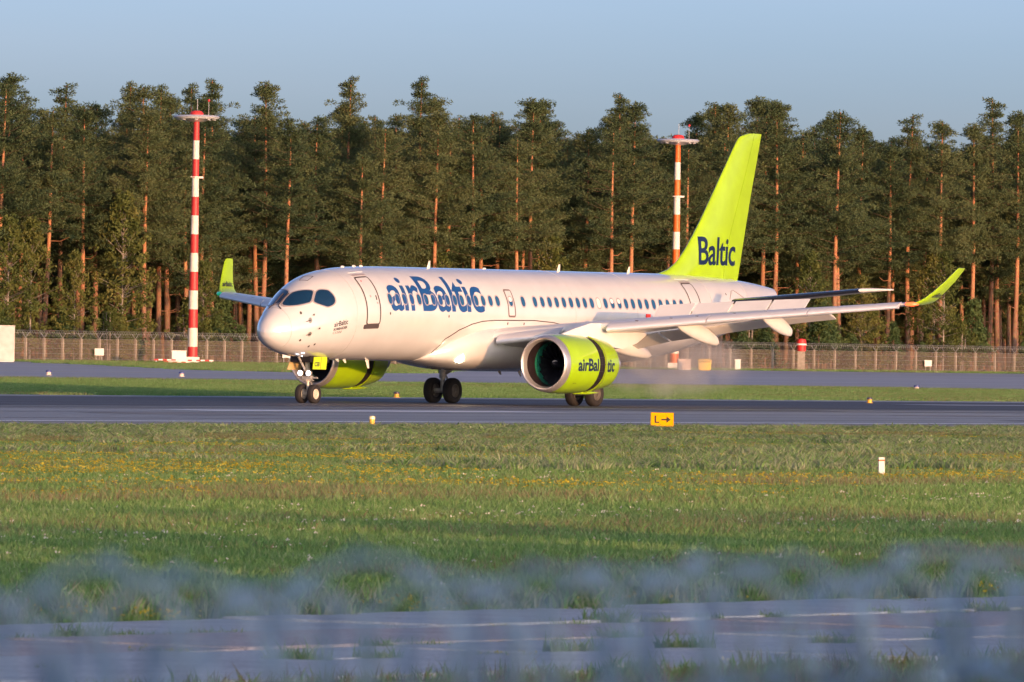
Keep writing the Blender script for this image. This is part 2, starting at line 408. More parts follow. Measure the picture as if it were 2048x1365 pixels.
band('door_placard', 6.08, 3.95, 0.05, 0.04, 0.010, GREYF, d1)
band('gutter', 5.85, 5.13, 0.50, 0.018, 0.020, WHITE, d1)
d2 = patch('rear_door', 29.92, 4.25, rrect(0.42, 0.93, 0.12), 0.006, WHITE, ac, rings=9, thick=0.01)
surround('door_seam', 29.92, 4.25, 0.45, 0.96, 0.13, 0.065, 0.010, SEAM, d2)
band('door_cap', 29.95, 5.07, 0.44, 0.05, 0.015, GREYF, d2)
band('door_handle', 30.22, 4.0, 0.03, 0.10, 0.012, SEAM, d2)
band('gutter', 30.0, 5.19, 0.55, 0.018, 0.020, WHITE, d2)
d3 = patch('overwing_exit', 15.68, 4.07, rrect(0.25, 0.56, 0.10), 0.006, WHITE, ac, rings=7, thick=0.01)
surround('door_seam', 15.68, 4.07, 0.28, 0.59, 0.11, 0.075, 0.010, EXITF, d3)
patch('window_frame', 15.68, 4.12, ellipse(0.165, 0.235, 28), 0.012, GREYF, d3, inner=0.80, thick=0.012)
patch('pane', 15.68, 4.12, ellipse(0.134, 0.190, 24), 0.009, PANE, d3, rings=3)
patch('blind', 15.68, 4.20, ellipse(0.115, 0.10, 20), 0.011, SHADE, d3, rings=3)
# cockpit glazing
def glaze(name, pts, parent, mirror=False, frame=True, off=0.012):
    """pts (x,z) on the port skin"""
    cx = sum(p[0] for p in pts) / len(pts); cz = sum(p[1] for p in pts) / len(pts)
    q = [(x, th_of(x, z)) for x, z in pts]; c = (cx, th_of(cx, cz))
    # smooth closed outline (Catmull-Rom)
    o = []
    n = len(q)
    for i in range(n):
        a, b, d, e = q[i - 1], q[i], q[(i + 1) % n], q[(i + 2) % n]
        for k in range(5):
            t = k / 5.0
            o.append(tuple(0.5 * ((2 * b[j]) + (-a[j] + d[j]) * t + (2 * a[j] - 5 * b[j] + 4 * d[j] - e[j]) * t * t + (-a[j] + 3 * b[j] - 3 * d[j] + e[j]) * t**3) for j in (0, 1)))
    def P_(p, k, of):
        v = fpt(c[0] + (p[0] - c[0]) * k, c[1] + (p[1] - c[1]) * k, of)
        return Vector((v.x, -v.y, v.z)) if mirror else v
    fr = MB(); fr.loft([[P_(p, 1.10, -0.005) for p in o], [P_(p, 1.10, off) for p in o], [P_(p, 0.98, off) for p in o], [P_(p, 0.98, -0.005) for p in o]], cap=False)
    f_ = fr.build(name, GREYF, parent, ang=50)
    gl = MB(); rg = [[P_(p, k, 0.006) for p in o] for k in (1.0, 0.75, 0.5, 0.25)]
    gl.loft(rg, cap=False); b = len(gl.v) - len(o); gl.v.append(P_(c, 1, 0.006))
    for k in range(len(o)): gl.f.append([b + k, b + (k + 1) % len(o), len(gl.v) - 1]); gl.m.append(0)
    gl.build('pane', GLASS, f_, ang=80)
    return f_
def glaze_th(name, q, parent, mirror=False, off=0.012):
    n = len(q); c = (sum(p[0] for p in q) / n, sum(p[1] for p in q) / n); o = []
    for i in range(n):
        a, b, d, e = q[i - 1], q[i], q[(i + 1) % n], q[(i + 2) % n]
        for k in range(4):
            t = k / 4.0
            o.append(tuple(0.5 * ((2 * b[j]) + (-a[j] + d[j]) * t + (2 * a[j] - 5 * b[j] + 4 * d[j] - e[j]) * t * t + (-a[j] + 3 * b[j] - 3 * d[j] + e[j]) * t**3) for j in (0, 1)))
    def P_(p, k, of):
        v = fpt(c[0] + (p[0] - c[0]) * k, c[1] + (p[1] - c[1]) * k, of)
        return Vector((v.x, -v.y, v.z)) if mirror else v
    fr = MB(); fr.loft([[P_(p, 1.07, -0.005) for p in o], [P_(p, 1.07, off) for p in o], [P_(p, 0.96, off) for p in o], [P_(p, 0.96, -0.005) for p in o]], cap=False)
    f_ = fr.build(name, GREYF, parent, ang=50)
    gl = MB(); gl.loft([[P_(p, k, 0.006) for p in o] for k in (0.98, 0.74, 0.5, 0.25)], cap=False)
    b = len(gl.v) - len(o); gl.v.append(P_(c, 1, 0.006))
    for k in range(len(o)): gl.f.append([b + k, b + (k + 1) % len(o), len(gl.v) - 1]); gl.m.append(0)
    gl.build('pane', GLASS, f_, ang=80)
    return f_
for mir in (False, True):
    ci = 0.20 if mir else -0.02
    glaze_th('windscreen', [(1.67, 1.40 + ci), (1.86, 1.455 + ci), (2.08, 1.455 + ci), (2.30, 1.43 + ci), (2.45, 1.33 + ci * 0.6), (2.60, 1.21), (2.75, 1.10), (2.90, 0.985), (2.88, 0.914), (2.72, 0.816), (2.549, 0.716), (2.36, 0.728), (2.05, 0.824), (1.77, 1.008), (1.64, 1.214)], ac, mir)
    glaze_th('cockpit_side_window', [(2.65, 0.70), (2.79, 0.793), (2.981, 0.886), (3.163, 0.894), (3.361, 0.836), (3.525, 0.768), (3.617, 0.654), (3.649, 0.52), (3.595, 0.441), (3.441, 0.39), (3.204, 0.385), (3.028, 0.434), (2.793, 0.551), (2.67, 0.633)], ac, mir)
    wp = MB()
    path = [fpt(x_, t_, o_) for x_, t_, o_ in ((2.22, 1.46, 0.03), (1.9, 1.46, 0.05), (1.56, 1.44, 0.05), (1.50, 1.36, 0.05), (1.46, 1.20, 0.02))]
    if mir: path = [Vector((v.x, -v.y, v.z)) for v in path]
    wp.tube(path, 0.02, 6); wp.build('wiper', SEAM, ac)
def outline_line(name, pts, rad, mat, parent, off=0.004):
    m_ = MB(); path = []
    for i in range(len(pts) - 1):
        (x0, z0), (x1, z1) = pts[i], pts[i + 1]
        a0, a1 = th_of(x0, z0), th_of(x1, z1)
        for k in range(6):
            t = k / 6.0; path.append(fpt(x0 + (x1 - x0) * t, a0 + (a1 - a0) * t, off))
    path.append(fpt(pts[-1][0], th_of(*pts[-1]), off))
    m_.tube(path, rad, 5); return m_.build(name, mat, parent)
hp = [(3.534, 1.62), (3.633, 1.373), (3.208, 1.345), (3.121, 1.58), (3.534, 1.62)]; hm = MB(); hpath = []
for (xa, ta), (xb, tb_) in zip(hp[:-1], hp[1:]): hpath += [fpt(xa + (xb - xa) * k / 5.0, ta + (tb_ - ta) * k / 5.0, 0.004) for k in range(5)]
hm.tube(hpath + [hpath[0]], 0.009, 5); hm.build('escape_hatch_seam', SEAM, ac)
# probes and small skin fittings
for x, z, r_ in ((2.25, 3.22, 0.10), (2.24, 2.69, 0.10), (2.46, 3.44, 0.045), (2.66, 2.92, 0.05)):
    pl = patch('probe_plate', x, z, ellipse(r_ * 0.85, r_, 16, 2.0), 0.006, pmat('probe_plate_mat', (0.30, 0.29, 0.27), 0.4, metal=0.6) if 'probe_plate_mat' not in MATS else MATS['probe_plate_mat'], ac, rings=2)
    a = th_of(x, z); pb = MB()
    pb.tube([fpt(x, a, 0.0), fpt(x - 0.02, a, 0.07), fpt(x - 0.22 * r_ / 0.1, a, 0.10)], 0.014, 6); pb.build('probe', SEAM, pl)
for x, z in ((2.48, 2.22), (1.95, 3.50), (11.08, 3.48), (6.9, 3.55), (15.4, 3.24), (16.6, 3.24), (32.9, 4.62), (1.9, 2.45), (2.7, 2.3)):
    patch('skin_port', x, z, ellipse(0.045, 0.06, 12, 2), 0.007, SEAM, ac, rings=2)
outline_line('tail_trim_seam', [(33.12, 4.41), (33.53, 4.75), (33.75, 4.79), (34.55, 4.48)], 0.02, GREYF, ac)
# ------- lettering
def text_mesh(body, bold=0.0, spacing=1.0):
    cu = bpy.data.curves.new('lettering_curve', 'FONT'); cu.body = body; cu.size = 1.0; cu.offset = bold; cu.space_character = spacing
    cu.resolution_u = 5; cu.fill_mode = 'FRONT'
    o = bpy.data.objects.new('lettering_tmp', cu); C.objects.link(o)
    dg = bpy.context.evaluated_depsgraph_get(); me = bpy.data.meshes.new_from_object(o.evaluated_get(dg))
    bpy.data.objects.remove(o); bpy.data.curves.remove(cu)
    bm = bmesh.new(); bm.from_mesh(me); bpy.data.meshes.remove(me)
    return bm
def place_text(name, body, fn, mat, parent, box, bold=0.0, cuts=12, cutx=0, spacing=1.0):
    """box = (u0,u1,v0,v1): the text's bounds are stretched on it, fn maps (u,v) to a point"""
    bm = text_mesh(body, bold, spacing)
    xs_ = [v.co.x for v in bm.verts]; ys_ = [v.co.y for v in bm.verts]
    x0, x1, y1 = min(xs_), max(xs_), max(ys_); y0 = 0.0
    for v in bm.verts:
        v.co.x = box[0] + (v.co.x - x0) / (x1 - x0) * (box[1] - box[0]); v.co.y = box[2] + (v.co.y - y0) / (y1 - y0) * (box[3] - box[2])
    for k in range(1, cuts):
        yy = box[2] + (box[3] - box[2]) * k / cuts
        bmesh.ops.bisect_plane(bm, geom=bm.verts[:] + bm.edges[:] + bm.faces[:], plane_co=(0, yy, 0), plane_no=(0, 1, 0))
    for k in range(1, cutx):
        xx = box[0] + (box[1] - box[0]) * k / cutx
        bmesh.ops.bisect_plane(bm, geom=bm.verts[:] + bm.edges[:] + bm.faces[:], plane_co=(xx, 0, 0), plane_no=(1, 0, 0))
    for v in bm.verts: v.co = fn(v.co.x, v.co.y)
    me = bpy.data.meshes.new(name); bm.to_mesh(me); bm.free(); me.materials.append(mat)
    o = bpy.data.objects.new(name, me); C.objects.link(o); o.parent = parent
    return o
def fus_map(zref, off):
    return lambda u, v: fpt(u, v, off)
tb, tt = th_of(10, 3.70), th_of(10, 5.02)
place_text('lettering', 'airBaltic', fus_map(0, 0.0045), LBLUE, ac, (6.98, 13.70, tb, tt), bold=0.014, cuts=20, spacing=0.95)
def small(body, x0, x1, z0, z1, bold=0.0):
    place_text('lettering', body, fus_map(0, 0.005), INK, ac, (x0, x1, th_of(3.8, z0), th_of(3.8, z1)), bold=bold, cuts=3, cutx=4)
small('airBaltic', 3.40, 4.17, 3.05, 3.24, 0.02)
small('BOMBARDIER', 3.40, 4.17, 2.89, 2.99, 0.03)
small('CS300', 3.40, 3.88, 2.75, 2.84, 0.0)
# ------- wing/body fairing
FAR = [(10.75, 0.70, 1.70, 2.15), (11.3, 1.25, 1.60, 2.45), (12.0, 1.60, 1.48, 2.80), (13.0, 1.84, 1.36, 3.15), (14.2, 1.97, 1.30, 3.33), (16.0, 2.02, 1.28, 3.36), (18.5, 2.02, 1.28, 3.34), (20.5, 1.96, 1.32, 3.2), (22.2, 1.80, 1.42, 2.9), (23.6, 1.45, 1.56, 2.5), (24.8, 0.9, 1.70, 2.2)]
fx = [f[0] for f in FAR]; fW, fB, fT = [pchip(fx, [f[k] for f in FAR]) for k in (1, 2, 3)]
rg = []
for i in range(45):
    x = fx[0] + (fx[-1] - fx[0]) * i / 44.0; ring = []
    for k in range(64):
        t = 2 * math.pi * k / 64; c, s = math.cos(t), math.sin(t); p = 2.6
        zc = fB(x) + (fT(x) - fB(x)) * 0.52
        ring.append(Vector((x, fW(x) * math.copysign(abs(c)**(2 / p), c), zc + 0.5 * (fT(x) - fB(x)) * math.copysign(abs(s)**(2 / p), s))))
    rg.append(ring)
mb = MB(); mb.loft(rg); mb.build('belly_fairing', WHITE, ac, ang=60)
outline_line('fairing_seam', [(11.25, 1.78), (10.96, 2.13), (11.21, 2.59), (11.97, 2.95), (12.81, 3.19), (13.54, 3.31), (14.39, 3.36), (15.59, 3.37), (17.32, 3.38), (18.73, 3.32), (19.63, 3.21)], 0.02, SEAM, ac, 0.004)
ll = empty('landing_light', (12.35, -1.42, 1.88), ac)
lm = MB(); lm.lathe([(-0.05, 0.0), (-0.04, 0.12), (0.03, 0.20)], 20); o = lm.build('lens', LIT, ll); o.rotation_euler = (0, 0, R(38)); o.location = (-0.17, -0.10, 0)
lm = MB(); lm.lathe([(-0.03, 0.20), (-0.05, 0.225), (0.10, 0.24)], 20); o = lm.build('bezel', METAL, ll); o.rotation_euler = (0, 0, R(38)); o.location = (-0.15, -0.09, 0)
# ------- antennas and belly drains
for x, h in ((12.1, 0.30), (21.69, 0.30), (27.02, 0.28)):
    a = MB(); z0 = FT(x) - 0.03
    a.loft([[Vector((x + 0.0 + k_, y_, z0)) for k_, y_ in ((0, 0), (0.06, 0.035), (0.26, 0), (0.06, -0.035))], [Vector((x + 0.16 + k_, y_, z0 + h)) for k_, y_ in ((0, 0), (0.03, 0.015), (0.11, 0), (0.03, -0.015))]])
    a.build('antenna', CREAM, ac)
for x in (6.1, 6.9, 7.4, 16.3):
    a = MB(); a.lathe([(-0.12, 0.0), (-0.06, 0.05), (0.06, 0.05), (0.14, 0.0)], 10, 'X', (x, 0, FT(x) + 0.01)); a.build('beacon_fairing', CREAM, ac)
for x, y, h in ((7.6, -0.15, 0.30), (5.9, -0.2, 0.10), (5.3, -0.25, 0.06), (16.8, -0.4, 0.10), (18.6, -0.2, 0.16)):
    zb = FB(x) if x < 11 else 1.30
    a = MB(); a.loft([[Vector((x + k_, y + y_, zb + 0.03)) for k_, y_ in ((0, 0), (0.05, 0.03), (0.24, 0), (0.05, -0.03))], [Vector((x + 0.18 + k_, y + y_, zb - h)) for k_, y_ in ((0, 0), (0.03, 0.015), (0.12, 0), (0.03, -0.015))]])
    a.build('drain_mast', CREAM if x < 11 else STEEL, ac)

# ------- wings
def foil(t, n=14, camber=0.02):
    """closed airfoil, unit chord: from TE over the top to LE and back below"""
    up, lo = [], []
    for i in range(n + 1):
        x = 0.5 * (1 - math.cos(math.pi * i / n))
        y = 5 * t * (0.2969 * math.sqrt(x) - 0.126 * x - 0.3516 * x * x + 0.2843 * x**3 - 0.1030 * x**4)
        cmb = camber * 4 * x * (1 - x)
        up.append((x, cmb + y)); lo.append((x, cmb - y * 0.92))
    return list(reversed(up)) + lo[1:]
def lerp_tab(tab, y):
    for (a, va), (b, vb) in zip(tab[:-1], tab[1:]):
        if y <= b: return va + (vb - va) * (y - a) / (b - a)
    return tab[-1][1]
LEx = [(1.0, 13.60), (2.1, 14.18), (16.4, 21.75)]
TEx = [(1.0, 20.6), (2.1, 20.65), (5.8, 20.75), (16.4, 23.05)]
LEz = [(1.0, 2.58), (2.1, 2.70), (6.0, 3.22), (10.0, 3.66), (16.4, 4.28)]
INC = [(1.0, 0.060), (6.0, 0.035), (16.4, 0.0)]
TC = [(1.0, 0.135), (6.0, 0.115), (16.4, 0.10)]
def wsec(y, c0=0.0, c1=1.0):
    ch = lerp_tab(TEx, y) - lerp_tab(LEx, y)
    return lerp_tab(LEx, y), lerp_tab(LEz, y), ch, lerp_tab(INC, y), lerp_tab(TC, y)
def wpt(y, fx_, fz):
    lx, lz, ch, inc, t = wsec(y)
    return Vector((lx + fx_ * ch, -y, lz + fz * ch - inc * fx_ * ch))
def build_wing(sg):
    wing = empty('wing', (0, 0, 0), ac)
    flip = lambda v: v if sg < 0 else Vector((v.x, -v.y, v.z))
    ys = [1.0, 1.6, 2.1, 3, 4, 5, 5.8, 7, 8.5, 10, 12, 14, 15.5, 16.4]
    # main box: the airfoil cut at 82 % chord inboard of 12.6 m (flaps are separate)
    m_ = MB(); rings = []
    for y in ys:
        t = wsec(y)[4]; ring = []
        for fx_, fz in foil(t):
            lim = 0.80 if y < 12.8 else 1.0
            if fx_ > lim: fz = fz * 0.6 + 0.015; fx_ = lim + (fx_ - lim) * 0.05
            ring.append(flip(wpt(y, fx_, fz)))
        rings.append(ring)
    m_.loft(rings); m_.build('wing_box', WINGW, wing, ang=40)
    # slats: drooped nose shells
    def slat(y0, y1):
        s_ = MB(); rr = []
        for i in range(7):
            y = y0 + (y1 - y0) * i / 6.0; lx, lz, ch, inc, t = wsec(y)
            sc_ = max(0.16, 0.135 * (1.0 if ch > 3.4 else 1.0) + (0.06 if ch < 3 else 0.0))
            ring = []; pr = []
            tt_ = t * 1.25
            prof = [(1.0, 0.40), (0.7, 0.40), (0.4, 0.34), (0.18, 0.24), (0.05, 0.12), (0.0, 0.0), (0.04, -0.12), (0.16, -0.24), (0.34, -0.32), (0.42, -0.28), (0.36, -0.05), (0.55, 0.20), (0.8, 0.32)]
            L = 0.62 * (0.55 + 0.45 * (16.4 - y) / 14.0); Hh = 0.62 * (0.52 + 0.48 * (16.4 - y) / 14.0)
            for a, b in prof:
                x = a * L; z = b * Hh
                c, sn = math.cos(R(22)), math.sin(R(22))
                x, z = x * c + z * sn * 0.35, z * c + (x * sn * 0.55)
                ring.append(flip(Vector((lx - 0.30 + x, -y, lz - 0.17 * (0.5 + 0.5 * (16.4 - y) / 14) + z))))
            rr.append(ring)
        s_.loft(rr); return s_.build('slat', SLATM, wing, ang=40)
    slat(2.15, 4.35); slat(6.0, 9.45); slat(9.50, 12.95); slat(13.0, 16.15)
    # flaps
    def flap(y0, y1, ang, ext):
        s_ = MB(); rr = []
        for i in range(6):
            y = y0 + (y1 - y0) * i / 5.0; lx, lz, ch, inc, t = wsec(y)
            fc = max(0.22 * ch, 0.62); hx = lx + 0.80 * ch + ext; hz = lz - inc * 0.8 * ch - 0.02 * ch + 0.01
            ring = []
            for fx_, fz in foil(0.13, 9, 0.02):
                x = fx_ * fc; z = fz * fc; c, sn = math.cos(R(ang)), math.sin(R(ang))
                ring.append(flip(Vector((hx + x * c + z * sn, -y, hz - x * sn + z * c))))
            rr.append(ring)
        s_.loft(rr); return s_.build('flap', WINGW, wing, ang=40)
    flap(2.15, 5.9, 21, 0.12); flap(6.0, 12.7, 21, 0.10)
    # raised spoilers
    for y0, y1 in ((6.05, 7.50), (7.55, 9.0), (9.05, 10.5), (10.55, 12.0)):
        s_ = MB(); rr = []
        for y in (y0 + 0.02, y1 - 0.02):
            lx, lz, ch, inc, t = wsec(y); hx = lx + 0.64 * ch; hz = lz - inc * 0.64 * ch + 0.075 * ch * (t / 0.115) + 0.01
            L = 0.16 * ch + 0.18; a_ = R(42)
            p0 = Vector((hx, -y, hz)); p1 = p0 + Vector((L * math.cos(a_), 0, L * math.sin(a_)))
            nrm = Vector((-math.sin(a_), 0, math.cos(a_))) * 0.02
            rr.append([flip(p0 + nrm), flip(p1 + nrm * 0.4), flip(p1 - nrm * 0.4), flip(p0 - nrm)])
        s_.loft(rr); s_.build('spoiler', WINGW, wing, smooth=False)
    lx, lz, ch, inc, t = wsec(5.95); s_ = MB(); s_.box(-0.12, 0.16, -0.03, 0.03, -0.02, 0.16); o = s_.build('spoiler_end_plate', REDP, wing, smooth=False); o.location = flip(Vector((lx + 0.64 * ch, -5.95, lz + 0.34)))
    # flap track fairings (canoes)
    for y, x0, x1, zt in ((4.25, 17.6, 22.2, 2.05), (7.9, 18.2, 21.4, 2.62), (11.1, 19.4, 21.7, 3.05)):
        s_ = MB(); rr = []
        lx, lz, ch, inc, t = wsec(y); zs = lz - inc * (x0 - lx) - 0.03 * ch
        N = 14
        for i in range(N + 1):
            u = i / N; x = x0 + (x1 - x0) * u
            zc = zs + (zt - zs) * (u**1.35); r_ = 0.31 * (math.sin(math.pi * min(u * 0.86 + 0.06, 1.0))**0.75)
            if i == N: r_ = 0.012
            if i == 0: r_ = 0.03
            rr.append([flip(Vector((x, -y + 0.68 * r_ * math.cos(2 * math.pi * k / 16), zc + 1.10 * r_ * math.sin(2 * math.pi * k / 16)))) for k in range(16)])
        s_.loft(rr); s_.build('flap_fairing', WINGW, wing, ang=60)
    # winglet
    s_ = MB(); rr = []
    WL = [(16.4, 21.75, 4.28, 1.30, 0.10), (16.6, 21.98, 4.34, 1.24, 0.11), (16.8, 22.25, 4.50, 1.10, 0.10), (17.0, 22.62, 4.78, 0.92, 0.09), (17.25, 23.10, 5.20, 0.78, 0.08), (17.45, 23.55, 5.62, 0.62, 0.08), (17.50, 23.72, 5.74, 0.50, 0.08)]
    for i, (y, x, z, ch, t) in enumerate(WL):
        a = R(min(58, 12 + 12 * i)) if i else R(8)
        nrm = Vector((0, math.sin(a), math.cos(a)))      # thickness direction for the port side
        rr.append([flip(Vector((x + fx_ * ch, -y, z)) + nrm * (fz * ch)) for fx_, fz in foil(t, 9, 0.0)])
    s_.loft(rr); wl_ = s_.build('winglet', LIME, wing, ang=50)
    # nav light
    s_ = MB(); lx, lz, ch, inc, t = wsec(16.3)
    s_.lathe([(0.0, 0.0), (0.02, 0.05), (0.10, 0.075), (0.35, 0.085), (0.55, 0.03)], 14)
    o = s_.build('navigation_light', NAVRED if sg < 0 else NAVGRN, wing); o.location = flip(Vector((lx - 0.08 + 0.02, -16.28, lz + 0.01))); o.rotation_euler = (0, 0, R(-52 if sg < 0 else 52))
    # slat track dots and fences
    for y in (6.9, 8.1, 9.0, 10.3, 11.4, 12.4, 13.9, 15.2):
        s_ = MB(); lx, lz, ch, inc, t = wsec(y)
        p = Vector((lx + 0.06, -y, lz + 0.075 * (0.5 + 0.5 * (16.4 - y) / 14) + 0.05))
        s_.box(-0.04, 0.04, -0.06, 0.06, -0.015, 0.02); o = s_.build('slat_track_cover', SEAM, wing, smooth=False); o.location = flip(p)
    # lettering on the winglet
    def wm(u, v):
        # u along chord 0..1, v 0..1 up the blade
        i = min(int(v * 6), 5); f_ = v * 6 - i
        A, B = WL[i], WL[i + 1]
        y, x, z, ch = [A[k] + (B[k] - A[k]) * f_ for k in range(4)]
        a = R(45); nrm = Vector((0, math.sin(a), math.cos(a)))
        return (Vector((x + u * ch, -y, z)), nrm, ch)
    def outer(u, v):
        p, nrm, ch = wm(u, v); return flip(p - nrm * (0.058 * ch + 0.012)) if sg < 0 else flip(p + nrm * (0.058 * ch + 0.012))
    if sg < 0: place_text('lettering', 'airBaltic', outer, INK, wing, (0.22, 0.82, 0.40, 0.50), bold=0.02, cuts=2, cutx=4)
    else: place_text('lettering', 'airBaltic', lambda u, v: outer(u, v), INK, wing, (0.15, 0.85, 0.36, 0.48), bold=0.02, cuts=2, cutx=4)
    return wing
build_wing(-1); build_wing(1)

# ------- engines
EY, EZ = 5.45, 1.69
def cowl_r(x):
    T = [(12.20, 1.00), (12.23, 1.045), (12.32, 1.085), (12.5, 1.12), (12.9, 1.155), (13.4, 1.17), (14.0, 1.165), (14.6, 1.145), (15.1, 1.125), (15.6, 1.07), (16.0, 1.01), (16.35, 0.945)]
    return lerp_tab(T, x)
def build_engine(sg):
    eng = empty('engine', (0, sg * EY, EZ), ac)
    o = MB(); o.lathe([(12.46, 0.90), (12.36, 0.925), (12.27, 0.955), (12.215, 0.985), (12.20, 1.01), (12.215, 1.035), (12.26, 1.065), (12.36, 1.095), (12.5, 1.12)], 64); o.build('inlet_lip', METAL, eng)
    o = MB(); o.lathe([(12.46, 0.90), (12.6, 0.875), (12.85, 0.875), (13.0, 0.885)], 56); o.build('inlet_liner', INLET, eng)
    o = MB(); o.lathe([(13.0, 0.885), (13.25, 0.90), (13.5, 0.915)], 56); o.build('fan_case', TEAL, eng)
    xs_ = [12.5 + 0.1 * i for i in range(22)]
    o = MB(); o.lathe([(x, cowl_r(x)) for x in xs_] + [(14.62, 1.12), (14.55, 1.0)], 72); o.build('fan_cowl', LIME, eng)
    o = MB(); o.lathe([(14.5, 1.085), (15.2, 1.075)], 56); o.build('reverser_cascade', BLACK, eng)
    o = MB()
    for a in range(24):
        t = 2 * math.pi * a / 24
        M = Matrix.Rotation(t, 4, 'X'); o.box(14.55, 15.1, -0.012, 0.012, 1.08, 1.10, M=M)
    for x in (14.72, 14.86, 15.0): o.lathe([(x - 0.012, 1.07), (x - 0.012, 1.098), (x + 0.012, 1.098), (x + 0.012, 1.07)], 48)
    o.build('cascade_vane', pmat('cascade_vane_mat', (0.03, 0.025, 0.028), 0.5) if 'cascade_vane_mat' not in MATS else MATS['cascade_vane_mat'], eng)
    o = MB(); o.lathe([(15.12, 1.02), (15.08, 1.09), (15.09, 1.127)] + [(15.12 + 0.06 * i, cowl_r(15.12 + 0.06 * i)) for i in range(21)] + [(16.36, 0.93), (16.3, 0.90), (15.6, 0.95)], 72); o.build('reverser_sleeve', LIME, eng)
    o = MB(); o.lathe([(15.085, 1.137), (15.10, 1.14), (15.125, 1.128)], 72); o.build('sleeve_seal', pmat('seal_bronze', (0.22, 0.13, 0.05), 0.5) if 'seal_bronze' not in MATS else MATS['seal_bronze'], eng)
    o = MB(); o.lathe([(15.2, 0.60), (16.2, 0.62), (16.9, 0.52), (17.3, 0.42), (17.32, 0.36), (16.9, 0.34)], 40); o.build('core_nozzle', METAL, eng)
    o = MB(); o.lathe([(16.6, 0.34), (17.3, 0.24), (17.8, 0.03), (17.82, 0.0)], 28); o.build('exhaust_plug', STEEL, eng)
    # fan
    f_ = MB()
    for k in range(18):
        M = Matrix.Rotation(2 * math.pi * k / 18, 4, 'X'); rr = []
        for i in range(6):
            r_ = 0.26 + 0.62 * i / 5.0; tw = R(25 + 35 * i / 5.0); wd = 0.14 + 0.05 * i / 5.0
            c, s = math.cos(tw), math.sin(tw)
            ring = []
            for a, b in ((-1, 0), (0, 0.09), (1, 0), (0, -0.09)):
                ring.append(M @ Vector((13.38 + wd * a * c - wd * b * s, wd * a * s + wd * b * c, r_)))
            rr.append(ring)
        f_.loft(rr)
    f_.lathe([(13.55, 0.9), (13.55, 0.0)], 32)
    f_.build('fan', FANM, eng)
    o = MB(); o.lathe([(12.92, 0.0), (12.94, 0.05), (13.05, 0.14), (13.25, 0.24), (13.4, 0.28), (13.55, 0.28)], 28); sp = o.build('spinner', FANM, eng)
    o = MB(); path = []
    for i in range(14):
        t = i / 13.0; a = 0.9 + t * 1.6; r_ = 0.07 + 0.09 * t; x = 12.95 + 0.13 * t - 0.012
        path.append(Vector((x, r_ * math.cos(a), r_ * math.sin(a))))
    o.tube(path, [0.004 + 0.018 * math.sin(math.pi * i / 13.0) for i in range(14)], 6); o.build('spinner_mark', CREAM, eng)
    # pylon
    o = MB(); rr = []
    for x, h0, h1, wd in ((13.6, 1.08, 1.20, 0.05), (14.4, 1.05, 1.42, 0.20), (15.4, 1.0, 1.62, 0.24), (16.4, 0.75, 1.62, 0.26), (17.6, 0.62, 1.48, 0.26), (18.8, 0.85, 1.40, 0.20), (19.8, 1.18, 1.36, 0.04)):
        rr.append([Vector((x, -wd, h0)), Vector((x, -wd * 1.05, (h0 + h1) / 2)), Vector((x, -wd * 0.7, h1)), Vector((x, wd * 0.7, h1)), Vector((x, wd * 1.05, (h0 + h1) / 2)), Vector((x, wd, h0))])
    o.loft(rr); o.build('pylon', WINGW, eng, ang=40)
    # reverser hinge fairing under the nacelle
    o = MB(); o.lathe([(14.3, 0.0), (14.5, 0.07), (15.5, 0.07), (16.4, 0.0)], 10, 'X', (0, 0, -1.12)); o.build('latch_fairing', LIME, eng)
    o = MB(); rr = []
    for x, h in ((12.9, 0.0), (13.5, 0.30), (13.9, 0.32), (14.0, 0.0)):
        a = R(55); d = Vector((0, -math.cos(a) * (1 if sg < 0 else -1) * -1, math.sin(a))); rr.append([d * 1.15 + Vector((x, 0, 0.01)), d * (1.16 + h) + Vector((x, 0, 0)), d * 1.15 + Vector((x, 0, -0.01))])
    def nm(u, v):
        ph = v; r_ = cowl_r(u) + 0.005
        return Vector((u, -r_ * math.cos(ph), r_ * math.sin(ph))) if sg < 0 else Vector((u, r_ * math.cos(ph), r_ * math.sin(ph)))
    if sg < 0:
        place_text('lettering', 'airBal', nm, NAVY, eng, (12.99, 14.52, -0.21, 0.20), bold=0.03, cuts=8, cutx=8)
        place_text('lettering', 'tic', nm, NAVY, eng, (15.18, 15.86, -0.25, 0.19), bold=0.03, cuts=8, cutx=8)
        place_text('small_lettering', 'NO STEP', nm, INK, eng, (13.0, 13.25, -0.72, -0.68), cuts=2, cutx=2)
    return eng
build_engine(-1); build_engine(1)

# ------- vertical stabiliser
fin = empty('vertical_stabilizer', (0, 0, 0), ac)
FLE = pchip([5.20, 5.40, 5.58, 5.85, 6.27, 7.0, 7.63, 8.53, 9.46, 10.37, 10.92, 11.18, 11.33], [28.6, 29.42, 30.19, 30.77, 31.34, 32.11, 32.68, 33.44, 34.2, 34.96, 35.42, 35.73, 36.35])
FRU = lambda z: lerp_tab([(5.0, 34.42), (6.49, 34.56), (7.17, 34.90), (9.83, 36.18), (11.37, 36.84)], z)
FTE = lambda z: lerp_tab([(5.0, 35.66), (5.24, 35.73), (8.58, 36.62), (11.37, 37.46)], z)
def fin_half(x, z):
    le, te = FLE(z), FTE(z); c = te - le; u = min(max((x - le) / c, 0), 1)
    chord_t = min(c, 4.2)
    return 5 * 0.10 * chord_t * (0.2969 * math.sqrt(u) - 0.126 * u - 0.3516 * u * u + 0.2843 * u**3 - 0.1030 * u**4) * (0.9 if z > 11.2 else 1.0)
zs = [5.2, 5.4, 5.58, 5.85, 6.1, 6.5, 7, 7.6, 8.3, 9, 9.7, 10.3, 10.7, 10.92, 11.08, 11.18, 11.26, 11.33]
